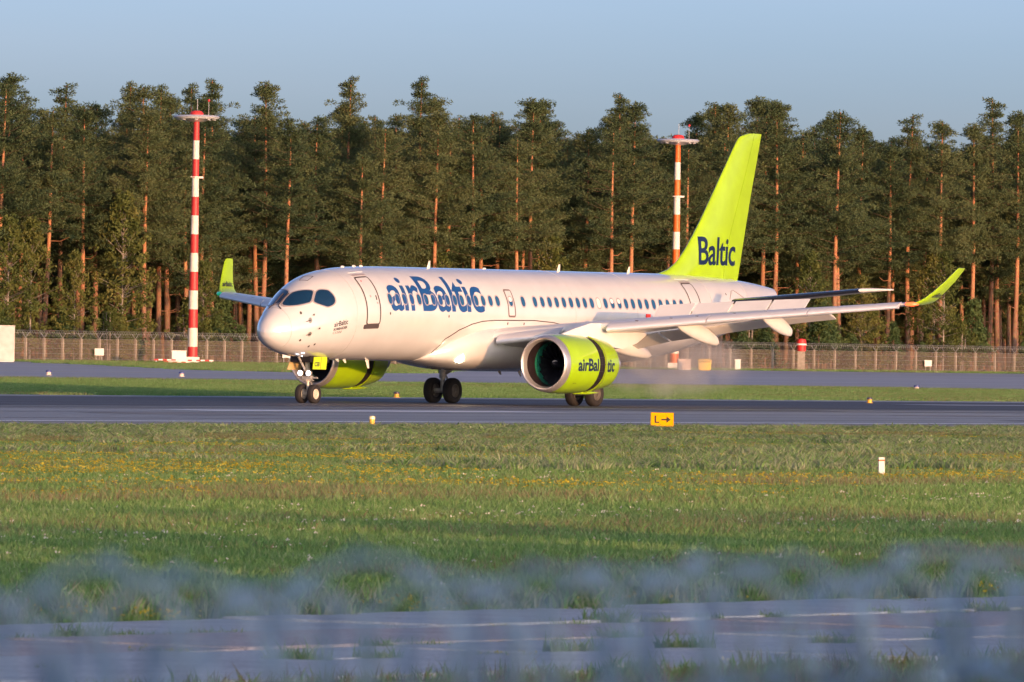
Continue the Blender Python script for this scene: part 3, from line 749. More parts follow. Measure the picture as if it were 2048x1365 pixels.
def fin_panel(name, fr, to, mat, n=12):
    m_ = MB(); rr = []
    for z in zs:
        a, b = fr(z), to(z); xs_ = [a + (b - a) * (0.5 * (1 - math.cos(math.pi * i / n)) if name == 'fin' else i / n) for i in range(n + 1)]
        ring = [Vector((x, -max(fin_half(x, z), 0.004), z)) for x in xs_] + [Vector((x, max(fin_half(x, z), 0.004), z)) for x in reversed(xs_)]
        rr.append(ring)
    m_.loft(rr); return m_.build(name, mat, fin, ang=50)
fin_panel('fin', FLE, lambda z: FRU(z) - 0.012, LIME, 14)
fin_panel('rudder', lambda z: FRU(z) + 0.012, FTE, LIME, 8)
# darker root fairing strip
def finmap(u, v):
    return Vector((u, -(fin_half(u, v) + 0.012), v))
place_text('lettering', 'Baltic', finmap, NAVY, fin, (32.28, 35.40, 5.84, 6.98), bold=0.014, cuts=8, cutx=10, spacing=0.95)
# ------- horizontal stabilisers
for sg in (-1, 1):
    hs = empty('horizontal_stabilizer', (0, 0, 0), ac)
    flip = lambda v: v if sg < 0 else Vector((v.x, -v.y, v.z))
    def hsec(y):
        u = (y - 0.5) / 5.6; return 32.75 + (36.05 - 32.75) * u, 4.22 + (4.92 - 4.22) * u, (36.0 + 1.75 * u) - (32.75 + 3.3 * u)
    def hpart(name, y0, y1, c0, c1, mat, n=6):
        m_ = MB(); rr = []
        for i in range(n + 1):
            y = y0 + (y1 - y0) * i / n; x, z, ch = hsec(y); ring = []
            for fx_, fz in foil(0.105, 12, 0.0):
                if fx_ < c0: fx2 = c0; fz = fz if fx_ > 0.5 else fz
                fx2 = min(max(fx_, c0), c1)
                if fx2 != fx_:
                    s_ = math.copysign(1, fz); u = fx2; fz = s_ * 5 * 0.105 * (0.2969 * math.sqrt(u) - 0.126 * u - 0.3516 * u * u + 0.2843 * u**3 - 0.1030 * u**4)
                ring.append(flip(Vector((x + fx2 * ch, -y, z + fz * ch))))
            rr.append(ring)
        m_.loft(rr); return m_.build(name, mat, hs, ang=50)
    hpart('root_fairing', 0.5, 1.25, 0.0, 0.70, WHITE, 2)
    hpart('tailplane', 1.26, 5.75, 0.125, 0.70, WINGW)
    hpart('leading_edge', 1.26, 5.75, 0.0, 0.1245, DKMET)
    hpart('elevator', 1.26, 5.75, 0.705, 1.0, WINGW)
    m_ = MB(); rr = []
    for y, k in ((5.755, 1.0), (5.95, 0.8), (6.12, 0.35), (6.2, 0.05)):
        x, z, ch = hsec(y); te = x + ch
        rr.append([flip(Vector((te + 0.22 - (1 - fx_) * (ch + 0.22) * k, -y, z + fz * ch * (0.3 + 0.7 * k)))) for fx_, fz in foil(0.105, 9, 0.0)])
    m_.loft(rr); m_.build('tip_fairing', WHITE, hs, ang=50)
o = MB(); o.lathe([(38.40, 0.30), (38.52, 0.27), (38.58, 0.24), (38.5, 0.20)], 20, 'X', (0, 0, 4.54)); o.build('auxiliary_exhaust', METAL, ac)

# ------- landing gear
def wheel(parent, loc, r_, wd, rimmat, tyre_n=36):
    t = MB(); h = wd / 2
    t.lathe([(-h * 0.7, r_ * 0.52), (-h, r_ * 0.66), (-h * 0.98, r_ * 0.82), (-h * 0.78, r_ * 0.95), (-h * 0.4, r_), (h * 0.4, r_), (h * 0.78, r_ * 0.95), (h * 0.98, r_ * 0.82), (h, r_ * 0.66), (h * 0.7, r_ * 0.52)], tyre_n, 'Y')
    o = t.build('tyre', TYRE, parent, ang=60); o.location = loc
    t = MB()
    t.lathe([(-h * 0.75, 0.0), (-h * 0.5, r_ * 0.16), (-h * 0.42, r_ * 0.40), (-h * 0.78, r_ * 0.50), (-h * 0.72, r_ * 0.54), (h * 0.72, r_ * 0.54), (h * 0.78, r_ * 0.50), (h * 0.42, r_ * 0.40), (h * 0.5, r_ * 0.16), (h * 0.75, 0.0)], 28, 'Y')
    for k in range(6):
        a = 2 * math.pi * k / 6; t.lathe([(-h * 0.62, 0.0), (-h * 0.60, r_ * 0.05), (h * 0.60, r_ * 0.05), (h * 0.62, 0.0)], 6, 'Y', (r_ * 0.29 * math.cos(a), 0, r_ * 0.29 * math.sin(a)))
    o = t.build('rim', rimmat, parent, ang=40); o.location = loc
ng = empty('nose_gear', (3.85, 0, 0), ac)
for y in (-0.28, 0.28): wheel(ng, (0, y, 0.375), 0.375, 0.26, RIM)
s_ = MB(); s_.tube([(0, -0.28, 0.375), (0, 0.28, 0.375)], 0.06, 12); s_.tube([(0, 0, 0.375), (-0.03, 0, 0.95)], 0.055, 12); s_.tube([(-0.03, 0, 0.85), (-0.10, 0, 1.95)], 0.095, 14)
s_.build('strut', pmat('gear_cream', (0.62, 0.56, 0.45), 0.45) , ng)
s_ = MB(); s_.tube([(0.05, 0, 0.50), (0.28, 0, 0.72), (0.06, 0, 0.95)], 0.028, 8); s_.build('torque_link', STEEL, ng)
s_ = MB(); s_.tube([(-0.08, 0, 1.15), (-0.75, 0, 1.85)], 0.045, 10); s_.build('drag_brace', STEEL, ng)
s_ = MB(); s_.box(-0.14, 0.05, -0.20, 0.20, 0.93, 1.08); s_.tube([(-0.05, -0.46, 1.0), (-0.05, 0.46, 1.0)], 0.035, 10); s_.box(-0.12, 0.03, -0.26, 0.26, 0.88, 0.905); s_.build('steering_unit', STEEL, ng, ang=40)
for y in (-0.19, 0.19):
    t = empty('taxi_light', (-0.22, y, 1.18), ng)
    s_ = MB(); s_.lathe([(-0.10, 0.0), (-0.09, 0.05), (-0.07, 0.10)], 18); s_.build('lens', LITW, t)
    s_ = MB(); s_.lathe([(-0.07, 0.10), (-0.05, 0.115), (0.05, 0.10), (0.12, 0.03)], 18); s_.build('housing', STEEL, t)
def gear_door(name, y, lean, x0, x1, z0, z1, mat, parent, inner_mat):
    s_ = MB(); rr = []
    def pt(x, u, o_): return Vector((x - 0.20 * u, y + lean * u * 0.25 + o_, z1 + (z0 - z1) * u))
    for o_ in (0.0, 0.025):
        pass
    for i in range(5):
        u = i / 4.0; rr.append([pt(x0, u, 0), pt(x1 - (0.05 if i == 0 else 0), u, 0), pt(x1, u, 0.025), pt(x0, u, 0.025)])
    s_.loft(rr); return s_.build(name, mat, parent, smooth=False)
gd = gear_door('nose_gear_door', -0.5, -0.3, 3.50 - 3.85, 4.42 - 3.85, 1.33, 1.81, pmat('lime_door', (0.48, 0.66, 0.0), 0.4, coat=0.3), ng, CREAM)
gd['label'] = 'lime nose gear door with registration letters'
def dm(u, v):
    return Vector((u - 0.20 * v, -0.5 - 0.3 * v * 0.25 - 0.006, 1.81 + (1.33 - 1.81) * v))
place_text('registration', 'CSB', lambda u, v: dm(u, 1 - v), INK, gd, (3.58 - 3.85, 3.92 - 3.85, 0.26, 0.60), bold=0.03, cuts=2)
s_ = MB(); rr = []
for u in (0.01, 0.99):
    p = dm(4.0 - 3.85, u); rr.append([p + Vector((-0.008, -0.002, 0)), p + Vector((0.008, -0.002, 0)), p + Vector((0.008, 0.004, 0)), p + Vector((-0.008, 0.004, 0))])
s_.loft(rr); s_.build('door_split', REDP, gd, smooth=False)
gear_door('nose_gear_door', 0.48, 0.3, 3.40 - 3.85, 4.35 - 3.85, 1.30, 1.80, pmat('door_inside', (0.50, 0.36, 0.16), 0.6), ng, CREAM)
s_ = MB(); s_.box(-0.55, 0.75, -0.46, 0.46, 1.60, 2.10); s_.build('gear_bay', BLACK, ng, smooth=False)
for y in (0.25, -0.05):
    s_ = MB(); s_.lathe([(0, 0.0), (0.01, 0.015), (0.04, 0.022)], 12, 'X'); o = s_.build('strobe_lens', LITW, ng); o.location = (-0.95, y * 1.0 - 0.25, 1.835)
for sg in (-1, 1):
    mg = empty('main_gear', (18.6, sg * 3.36, 0), ac)
    for y in (-0.46, 0.46): wheel(mg, (0, y, 0.515), 0.515, 0.40, DRIM)
    s_ = MB(); s_.tube([(0, -0.46, 0.515), (0, 0.46, 0.515)], 0.10, 14); s_.tube([(0, 0, 0.515), (0, 0, 1.15)], 0.10, 14); s_.tube([(0, 0, 1.0), (0.05, 0, 2.75)], 0.16, 16); s_.build('strut', STEEL, mg)
    s_ = MB(); s_.tube([(0.08, 0, 0.62), (0.38, 0, 0.92), (0.12, 0, 1.25)], 0.045, 8); s_.build('torque_link', STEEL, mg)
    s_ = MB(); s_.tube([(0, 0, 1.15), (0.05, -sg * 1.5, 1.95)], 0.075, 10); s_.build('side_brace', STEEL, mg)
    s_ = MB(); yo = sg * 0.42
    s_.loft([[Vector((-0.42, yo, 2.55)), Vector((0.42, yo, 2.55)), Vector((0.42, yo + 0.03 * sg, 2.55)), Vector((-0.42, yo + 0.03 * sg, 2.55))], [Vector((-0.36, yo - 0.1 * sg, 1.35)), Vector((0.30, yo - 0.1 * sg, 1.35)), Vector((0.30, yo - 0.07 * sg, 1.35)), Vector((-0.36, yo - 0.07 * sg, 1.35))]])
    s_.build('leg_door', WINGW, mg, smooth=False)
    s_ = MB(); s_.tube([(-0.15, 0.1, 1.2), (-0.2, 0.1, 1.7), (-0.1, 0, 2.2)], 0.02, 6); s_.build('brake_hose', BLACK, mg)

# ================================================================== WOOD BEHIND THE FENCE
rnd = random.Random(11)
def leaf_mat(name, cols, scale=0.35, trans=0.25):
    m = bpy.data.materials.new(name); m.use_nodes = True
    n = m.node_tree.nodes; l = m.node_tree.links; p = n['Principled BSDF']
    p.inputs['Roughness'].default_value = 0.65; p.inputs['Specular IOR Level'].default_value = 0.25
    tc = n.new('ShaderNodeTexCoord'); nz = n.new('ShaderNodeTexNoise'); nz.inputs['Scale'].default_value = scale; nz.inputs['Detail'].default_value = 5
    l.new(tc.outputs['Object'], nz.inputs['Vector'])
    oi = n.new('ShaderNodeObjectInfo')
    ad = n.new('ShaderNodeMath'); ad.operation = 'MULTIPLY_ADD'; ad.inputs[1].default_value = 0.22; ad.inputs[2].default_value = -0.11
    l.new(oi.outputs['Random'], ad.inputs[0])
    a2 = n.new('ShaderNodeMath'); a2.operation = 'ADD'; l.new(ad.outputs[0], a2.inputs[0]); l.new(nz.outputs[0], a2.inputs[1])
    cr = n.new('ShaderNodeValToRGB'); els = cr.color_ramp.elements
    for i, c in enumerate(cols):
        pos = 0.3 + 0.4 * i / (len(cols) - 1)
        if i < 2: els[i].position = pos; els[i].color = (*c, 1)
        else: e = els.new(pos); e.color = (*c, 1)
    l.new(a2.outputs[0], cr.inputs[0]); l.new(cr.outputs[0], p.inputs['Base Color'])
    tr = n.new('ShaderNodeBsdfTranslucent'); l.new(cr.outputs[0], tr.inputs['Color'])
    mx = n.new('ShaderNodeMixShader'); mx.inputs[0].default_value = trans
    l.new(p.outputs[0], mx.inputs[1]); l.new(tr.outputs[0], mx.inputs[2]); l.new(mx.outputs[0], n['Material Output'].inputs[0])
    return m
NEEDLE = leaf_mat('pine_needles', [(0.042, 0.072, 0.036), (0.086, 0.120, 0.050), (0.130, 0.155, 0.066)], 0.6)
SPRUCE = leaf_mat('spruce_needles', [(0.042, 0.079, 0.034), (0.072, 0.119, 0.042), (0.102, 0.145, 0.047)], 0.8)
BROAD = leaf_mat('broad_leaves', [(0.063, 0.092, 0.025), (0.109, 0.132, 0.034), (0.172, 0.167, 0.046)], 0.6)
def bark_mat(name, low, high, z0, z1):
    m = bpy.data.materials.new(name); m.use_nodes = True
    n = m.node_tree.nodes; l = m.node_tree.links; p = n['Principled BSDF']; p.inputs['Roughness'].default_value = 0.85
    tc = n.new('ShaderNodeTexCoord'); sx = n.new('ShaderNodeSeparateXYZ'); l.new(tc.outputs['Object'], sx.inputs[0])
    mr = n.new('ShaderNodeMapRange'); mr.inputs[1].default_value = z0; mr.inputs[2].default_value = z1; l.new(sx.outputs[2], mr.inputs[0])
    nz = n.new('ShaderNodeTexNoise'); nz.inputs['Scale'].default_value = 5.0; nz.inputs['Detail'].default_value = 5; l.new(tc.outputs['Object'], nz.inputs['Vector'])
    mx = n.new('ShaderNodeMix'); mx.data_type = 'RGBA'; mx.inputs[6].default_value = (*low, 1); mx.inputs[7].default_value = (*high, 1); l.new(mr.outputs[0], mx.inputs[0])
    m2 = n.new('ShaderNodeMix'); m2.data_type = 'RGBA'; m2.blend_type = 'MULTIPLY'; m2.inputs[0].default_value = 0.75
    l.new(mx.outputs[2], m2.inputs[6]); l.new(nz.outputs['Color'], m2.inputs[7]); 
    g_ = n.new('ShaderNodeMix'); g_.data_type = 'RGBA'; g_.blend_type = 'MULTIPLY'; g_.inputs[0].default_value = 1.0; g_.inputs[7].default_value = (1.7, 1.7, 1.7, 1); l.new(m2.outputs[2], g_.inputs[6])
    l.new(g_.outputs[2], p.inputs['Base Color'])
    return m
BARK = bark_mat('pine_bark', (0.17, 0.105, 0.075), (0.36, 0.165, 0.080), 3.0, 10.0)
BRANCHM = pmat('branch_bark', (0.10, 0.065, 0.042), 0.85)
BIRCHB = pmat('birch_bark', (0.26, 0.23, 0.20), 0.8, var=0.4, vscale=3)
def leafquad(V, F, c, s, rn, flat=0.0):
    a = Vector((rn.gauss(0, 1), rn.gauss(0, 1), rn.gauss(0, 1) * (1 - flat))).normalized()
    b = a.cross(Vector((rn.gauss(0, 1), rn.gauss(0, 1), rn.gauss(0, 1)))).normalized()
    k = len(V); V += [c - a * s, c + b * s * 0.45, c + a * s, c - b * s * 0.45]; F.append((k, k + 1, k + 2, k + 3))
def spray(V, F, c, d, s, rn):
    a = (d.normalized() * 1.0 + Vector((rn.gauss(0, 0.5), rn.gauss(0, 0.5), rn.gauss(0.25, 0.4)))).normalized()
    b = a.cross(Vector((rn.gauss(0, 1), rn.gauss(0, 1), rn.gauss(0, 1)))).normalized()
    k = len(V); V += [c - a * s * 0.5, c + b * s * 0.26, c + a * s, c - b * s * 0.26]; F.append((k, k + 1, k + 2, k + 3))
def pine_proto(seed, H, base, wide, lean=0.0):
    rn = random.Random(seed); V = []; F = []; tb_ = MB()
    bx, by = rn.uniform(-1, 1) * 0.25, rn.uniform(-1, 1) * 0.25
    def axis(h):
        u = h / H; return Vector((bx * math.sin(u * 4) + lean * h, by * math.sin(u * 5 + 1), h))
    tb_.tube([axis(H * i / 14.0) for i in range(15)], [0.275 * (1 - 0.9 * (i / 14.0)**1.1) + 0.012 for i in range(15)], 9)
    nb = 0
    h = base * 0.55
    while h < base:                                    # dead stubs below the crown
        a = rn.uniform(0, 6.28); L = rn.uniform(0.5, 2.2); p = axis(h)
        tb_.tube([p, p + Vector((math.cos(a) * L * 0.6, math.sin(a) * L * 0.6, rn.uniform(-0.1, 0.35))), p + Vector((math.cos(a) * L, math.sin(a) * L, rn.uniform(-0.2, 0.7)))], [0.045, 0.03, 0.012], 4, cap=False)
        h += rn.uniform(0.5, 1.6)
    h = base
    while h < H - 0.25:
        u = (h - base) / (H - base)
        prof = (0.60 + 0.40 * math.sin(math.pi * min(1.0, u * 1.15 + 0.12))) * (1 - u**2.6) + 0.14
        for _ in range(rn.choice((2, 3, 3, 4))):
            a = rn.uniform(0, 6.28); L = wide * prof * rn.uniform(0.55, 1.12) * (1.0 + 0.32 * math.sin(a * 2 + seed + h * 0.55) * math.sin(h * 0.8 + seed * 1.7)); rise = rn.uniform(-0.05, 0.35) + 0.35 * u
            p = axis(h + rn.uniform(-0.2, 0.2)); d = Vector((math.cos(a), math.sin(a), rise))
            tip = p + d * L
            tb_.tube([p, p + d * L * 0.5 + Vector((0, 0, -0.05 * L)), tip], [0.034 * (1 - u * 0.6), 0.018, 0.006], 3, mi=1, cap=False)
            nc = max(2, int(L / 0.72))
            for k in range(nc):
                t = 0.16 + 0.86 * (k + rn.random() * 0.7) / nc
                c = p + d * (L * t) + Vector((rn.gauss(0, 0.22), rn.gauss(0, 0.22), rn.gauss(0.06, 0.12)))
                rr_ = rn.uniform(0.42, 0.78); m = int(62 * rr_ / 0.5)
                for _q in range(m):
                    v = Vector((rn.gauss(0, 1), rn.gauss(0, 1), rn.gauss(0, 0.6))).normalized() * (rr_ * rn.random()**0.4)
                    v.z *= 0.62
                    spray(V, F, c + v, v, rn.uniform(0.12, 0.20), rn)
        h += rn.uniform(0.31, 0.52)
    c = axis(H)
    for _q in range(46):
        v = Vector((rn.gauss(0, 0.16), rn.gauss(0, 0.16), rn.uniform(-0.9, 0.25))); leafquad(V, F, c + v, rn.uniform(0.1, 0.17), rn)
    return tb_, V, F
def tree_from(tb_, V, F, name, bark, leaf):
    root = empty(name)
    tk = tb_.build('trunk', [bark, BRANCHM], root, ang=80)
    me = bpy.data.meshes.new('crown'); me.from_pydata([tuple(v) for v in V], [], F); me.materials.append(leaf); me.update()
    cr = bpy.data.objects.new('crown', me); C.objects.link(cr); cr.parent = root
    return root
def bush_proto(seed, H, rad, conic, stems=1):
    rn = random.Random(seed); V = []; F = []; tb_ = MB()
    for s_ in range(stems):
        a = rn.uniform(0, 6.28); r0 = 0 if stems == 1 else rad * 0.35
        o_ = Vector((math.cos(a) * r0, math.sin(a) * r0, 0))
        tb_.tube([o_ * 0.4, o_ * 0.8 + Vector((0, 0, H * 0.5)), o_ + Vector((0, 0, H * 0.92))], [0.09, 0.06, 0.015], 6)
    n_cl = int(26 + H * rad * 9)
    for _ in range(n_cl):
        u = rn.random()**0.8; h = H * (0.06 + 0.92 * u)
        rmax = rad * ((1 - u) * 1.05 + 0.06 if conic else (0.45 + 0.75 * math.sin(math.pi * min(1, u * 0.95 + 0.1))) * (1 - u**4 * 0.6))
        a = rn.uniform(0, 6.28); r_ = rmax * math.sqrt(rn.random()) * rn.uniform(0.7, 1.05)
        c = Vector((math.cos(a) * r_, math.sin(a) * r_, h)); rr_ = rn.uniform(0.25, 0.5)
        if rn.random() < 0.35: tb_.tube([Vector((0, 0, h * 0.85)), c], [0.025, 0.008], 3, cap=False)
        for _q in range(24):
            v = Vector((rn.gauss(0, 1), rn.gauss(0, 1), rn.gauss(0, 0.8))).normalized() * (rr_ * rn.random()**0.4)
            leafquad(V, F, c + v, rn.uniform(0.10, 0.17), rn)
    return tb_, V, F
PINES = []
for i, (H, b, wd, ln) in enumerate(((23.5, 9.0, 4.8, 0.0), (21.5, 7.5, 5.3, 0.012), (24.5, 11.0, 4.5, -0.01), (20.5, 6.5, 5.2, 0.0), (23.0, 10.0, 5.0, 0.016), (25.5, 8.5, 4.0, 0.0), (19.5, 6.0, 4.8, -0.012), (22.5, 11.5, 4.6, -0.035))):
    PINES.append(('pine', pine_proto(100 + i, H, b, wd, ln), H))
protos = []
def first(kind_name, data, bark, leaf): return tree_from(*data, kind_name, bark, leaf)
used = {}
def put_tree(key, data, name, bark, leaf, loc, rz, sc_, label, cat, group):
    if key not in used:
        o = tree_from(*data, name, bark, leaf); used[key] = o
    else:
        o = copy_tree(used[key])
    o.location = loc; o.rotation_euler = (0, 0, rz); o.scale = (sc_, sc_, sc_ * rnd.uniform(0.97, 1.03))
    tag(o, label, cat, group); return o
ORD = ['first', 'second', 'third', 'fourth', 'fifth', 'sixth', 'seventh', 'eighth', 'ninth', 'tenth', 'eleventh', 'twelfth', 'thirteenth', 'fourteenth', 'fifteenth', 'sixteenth', 'seventeenth', 'eighteenth', 'nineteenth']
TENS = {2: 'twent', 3: 'thirt', 4: 'fort', 5: 'fift', 6: 'sixt', 7: 'sevent', 8: 'eight', 9: 'ninet'}
def ordinal(n):
    if n <= 19: return ORD[n - 1]
    t, u = divmod(n, 10)
    return TENS[t] + ('ieth' if u == 0 else 'y-' + ORD[u - 1])
def in_view_k(s_, q_):
    p = W(s_, q_); return p.x / p.y
rows = [(457.0, 6.4, 'front row of the wood'), (463.0, 5.6, 'second row of the wood'), (470.0, 5.2, 'third row of the wood'), (479.0, 5.0, 'fourth row of the wood'), (490.0, 5.0, 'back row of the wood')]
for ri, (q0, step, rname) in enumerate(rows):
    s0, s1 = q0 * 1.34, q0 * 1.84
    s_ = s0 + rnd.uniform(0, step); cts = {}
    while s_ < s1:
        qq = q0 + rnd.uniform(-2.2, 2.2); ss = s_ + rnd.uniform(-1.2, 1.2)
        k = in_view_k(ss, qq)
        vis = 'l' if k < -0.0535 else 'r' if k > 0.0535 else 'in'
        cts[vis] = cts.get(vis, 0) + 1; cnt = cts[vis]
        j = rnd.randrange(8) if ri else rnd.choice((0, 2, 4, 7, 1, 4, 2, 7))
        kind, data, H = PINES[j]
        desc = {0: 'tall straight', 1: 'bushy', 2: 'slender high-crowned', 3: 'broad low-branched', 4: 'slightly leaning', 5: 'narrow tall', 6: 'short dense', 7: 'bare-stemmed leaning'}[j]
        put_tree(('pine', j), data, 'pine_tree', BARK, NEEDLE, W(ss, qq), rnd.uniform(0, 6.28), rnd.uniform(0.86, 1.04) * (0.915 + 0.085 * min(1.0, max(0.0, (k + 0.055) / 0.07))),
                 ('%s pine in the %s, %s from the left' if vis == 'in' else '%s pine of the %s past the left edge, %s counted' if vis == 'l' else '%s pine of the %s past the right edge, %s counted') % (desc, rname, ordinal(cnt)), 'pine tree', 'pines behind the far fence')
        s_ += step * rnd.uniform(0.7, 1.3)
BU = [('spruce', bush_proto(31, 5.5, 1.9, True), 'young_spruce', BARK, SPRUCE), ('broad', bush_proto(32, 5.0, 2.0, False, 3), 'leafy_shrub', BIRCHB, BROAD), ('spruce2', bush_proto(33, 3.5, 1.5, True), 'young_spruce', BARK, SPRUCE),
      ('birch', bush_proto(34, 11.0, 2.2, False, 1), 'birch_tree', BIRCHB, BROAD)]
cnt = {}
plan = []
s_ = 618.0
while s_ < 830:
    k = in_view_k(s_, 452)
    r_ = rnd.random()
    j = 0 if r_ < 0.34 else 2 if r_ < 0.68 else 1 if r_ < 0.9 else 3
    if 0.010 < k < 0.022 and rnd.random() < 0.6: s_ += 3; continue
    plan.append((s_, rnd.uniform(450.5, 456), j)); s_ += rnd.uniform(1.8, 4.2)
plan += [(632.5, 452, 3), (637.0, 453, 3), (641, 451.5, 3), (660, 452, 3), (757, 452, 3), (768, 453, 3)]
plan.sort()
nm = {0: 'dark young spruce', 1: 'leafy green shrub', 2: 'small dark spruce sapling', 3: 'pale-stemmed birch'}
for ss, qq, j in plan:
    key, data, nme, bk, lf = BU[j]; kk = in_view_k(ss, qq); vk = (j, 'l' if kk < -0.0535 else 'r' if kk > 0.0535 else 'in'); cnt[vk] = cnt.get(vk, 0) + 1
    put_tree(key, data, nme, bk, lf, W(ss, qq), rnd.uniform(0, 6.28), rnd.uniform(0.75, 1.25), ('%s behind the far fence, %s of its kind from the left' if vk[1] == 'in' else '%s behind the far fence past the left edge, %s of its kind' if vk[1] == 'l' else '%s behind the far fence past the right edge, %s of its kind') % (nm[j], ordinal(cnt[vk])),
             {0: 'spruce', 1: 'shrub', 2: 'spruce', 3: 'birch'}[j], 'undergrowth along the far fence')
# deeper wood: one mass
def joined_tree(seed, H, base, wd):
    tb_, V, F = pine_proto(seed, H, base, wd); k = len(tb_.v)
    vs_ = [tuple(v) for v in tb_.v] + [tuple(v) for v in V]; fs_ = [tuple(f) for f in tb_.f] + [tuple(i + k for i in f) for f in F]
    me = bpy.data.meshes.new('wood_tree'); me.from_pydata(vs_, [], fs_); me.materials.append(BARK); me.materials.append(NEEDLE)
    me.polygons.foreach_set('material_index', [0] * len(tb_.f) + [1] * len(F)); me.update(); return bpy.data.objects.new('wood_tree', me)
DEEP = [joined_tree(301, 24.5, 5.0, 4.8), joined_tree(302, 23.5, 3.0, 4.6)]
deep_pts = [[], []]
qd = 499.0
while qd < 590:
    sd = qd * 1.30
    while sd < qd * 1.88:
        p_ = W(sd + rnd.uniform(-1.5, 1.5), qd + rnd.uniform(-2.5, 2.5)); k_ = rnd.uniform(0.82, 0.98) * (0.93 + 0.07 * min(1.0, max(0.0, (p_.x / p_.y + 0.055) / 0.07))); deep_pts[rnd.randrange(2)].append((p_.x, p_.y, 0.0, rnd.uniform(0, 6.28), k_, k_)); sd += rnd.uniform(3.2, 5.4)
    qd += 6.0
# tree belt behind the photographer's fence (throws the near ground into shade)
hedge_pts = []
for hq in (-40.0, -47.0):
    s_ = -78.0
    while s_ < 80:
        p_ = W(s_, hq + rnd.uniform(-2.5, 2.5)); k = rnd.uniform(1.5, 1.72); hedge_pts.append((p_.x, p_.y, 0.0, rnd.uniform(0, 6.28), k * 1.2, k * 0.98)); s_ += rnd.uniform(2.8, 3.6)
htb, hV, hF = bush_proto(32, 5.0, 2.0, False, 3); hk = len(htb.v)
hme = bpy.data.meshes.new('hedge_shrub'); hme.from_pydata([tuple(v) for v in htb.v] + [tuple(v) for v in hV], [], [tuple(f) for f in htb.f] + [tuple(i + hk for i in f) for f in hF]); hme.materials.append(BROAD); hme.update()
HEDGE = bpy.data.objects.new('hedge_shrub', hme)

# ================================================================== FAR FENCE
CONC = pmat('post_concrete', (0.27, 0.235, 0.20), 0.9, var=0.3, vscale=4)
GALV = pmat('galvanised', (0.42, 0.43, 0.45), 0.45, metal=0.5)
MESHM = bpy.data.materials.new('wire_mesh'); MESHM.use_nodes = True
n = MESHM.node_tree.nodes; l = MESHM.node_tree.links
p = n['Principled BSDF']; p.inputs['Base Color'].default_value = (0.30, 0.25, 0.22, 1); p.inputs['Roughness'].default_value = 0.7
tr = n.new('ShaderNodeBsdfTransparent'); mx = n.new('ShaderNodeMixShader'); mx.inputs[0].default_value = 0.26
l.new(tr.outputs[0], mx.inputs[1]); l.new(p.outputs[0], mx.inputs[2]); l.new(mx.outputs[0], n['Material Output'].inputs[0])
FQ = 445.0
fence = empty('perimeter_fence', W(700, FQ)); fence.rotation_euler = (0, 0, RWY_ROT)
tag(fence, 'far wire fence with concrete posts and coiled wire in front of the pines', 'fence')
pm = MB(); pm.box(-0.09, 0.09, -0.09, 0.09, 0, 1.85)
pm.box(-0.04, 0.04, -0.05, 0.05, 1.85, 1.93)
post0 = pm.build('post', CONC, fence, smooth=False)
am = MB(); am.tube([(0, 0, 1.86), (0, -0.32, 2.28)], 0.03, 5); am.tube([(0, 0, 1.86), (0, 0.32, 2.28)], 0.03, 5)
arm0 = am.build('post_arm', GALV, post0, smooth=False)
fs = []
s_ = -100.0
while s_ < 150: fs.append(s_); s_ += 2.52 if s_ < 20 else 3.6
for i, s_ in enumerate(fs):
    if i == 0: o, a = post0, arm0
    else:
        o = post0.copy(); C.objects.link(o); a = arm0.copy(); C.objects.link(a); a.parent = o; o.parent = fence
    o.location = (s_, 0, 0)
    o.rotation_euler = (rnd.uniform(-0.01, 0.01), rnd.uniform(-0.015, 0.015), 0)
mesh_obj('wire_mesh', [(-100, 0.1, 0.05), (150, 0.1, 0.05), (150, 0.1, 1.85), (-100, 0.1, 1.85)], [[0, 1, 2, 3]], MESHM, fence, smooth=False)
for z in (0.25, 0.65, 1.05, 1.45, 1.84):
    t = MB(); t.tube([(-100, -0.11, z), (150, -0.11, z)], 0.008, 4); t.build('tension_wire', GALV, fence, smooth=False)
for y in (-0.3, 0.3):
    t = MB(); t.tube([(-100, y, 2.26), (150, y, 2.26)], 0.009, 4); t.build('tension_wire', GALV, fence, smooth=False)
t = MB(); path = []
N = 250 * 3 * 10
for i in range(N):
    a = 2 * math.pi * i / 10.0; path.append(Vector((-100 + i / 30.0, 0.26 * math.cos(a), 2.22 + 0.26 * math.sin(a))))
t.tube(path, 0.011, 3, cap=False); co = t.build('wire_coil', GALV, fence, smooth=False)
def px_at(px, q_):           # world point on line q whose bearing is pixel column px (photo pixels)
    k = (px - 1024) / 19500.0; Y = q_ / (TX - TY * k); return Vector((k * Y, Y, 0))
SIGNW = pmat('sign_white', (0.80, 0.76, 0.72), 0.6)
for px, lab in ((199, 'leftmost of the small white plates on the far fence'), (574, 'small white plate on the far fence beside the airliner nose'), (1857, 'small white plate on the far fence at the far right')):
    q_ = FQ - 0.25; pt = px_at(px, q_); sp = empty('fence_sign', pt, rz=RWY_ROT)
    t = MB(); t.box(-0.62, 0.62, -0.012, 0.012, 0.55, 1.10); t.build('plate', SIGNW, sp, smooth=False)
    for x in (-0.4, 0.4):
        t = MB(); t.tube([(x, 0.02, 0.0), (x, 0.02, 1.05)], 0.02, 6); t.build('leg', GALV, sp)
    tag(sp, lab, 'sign', 'white plates on the far fence')

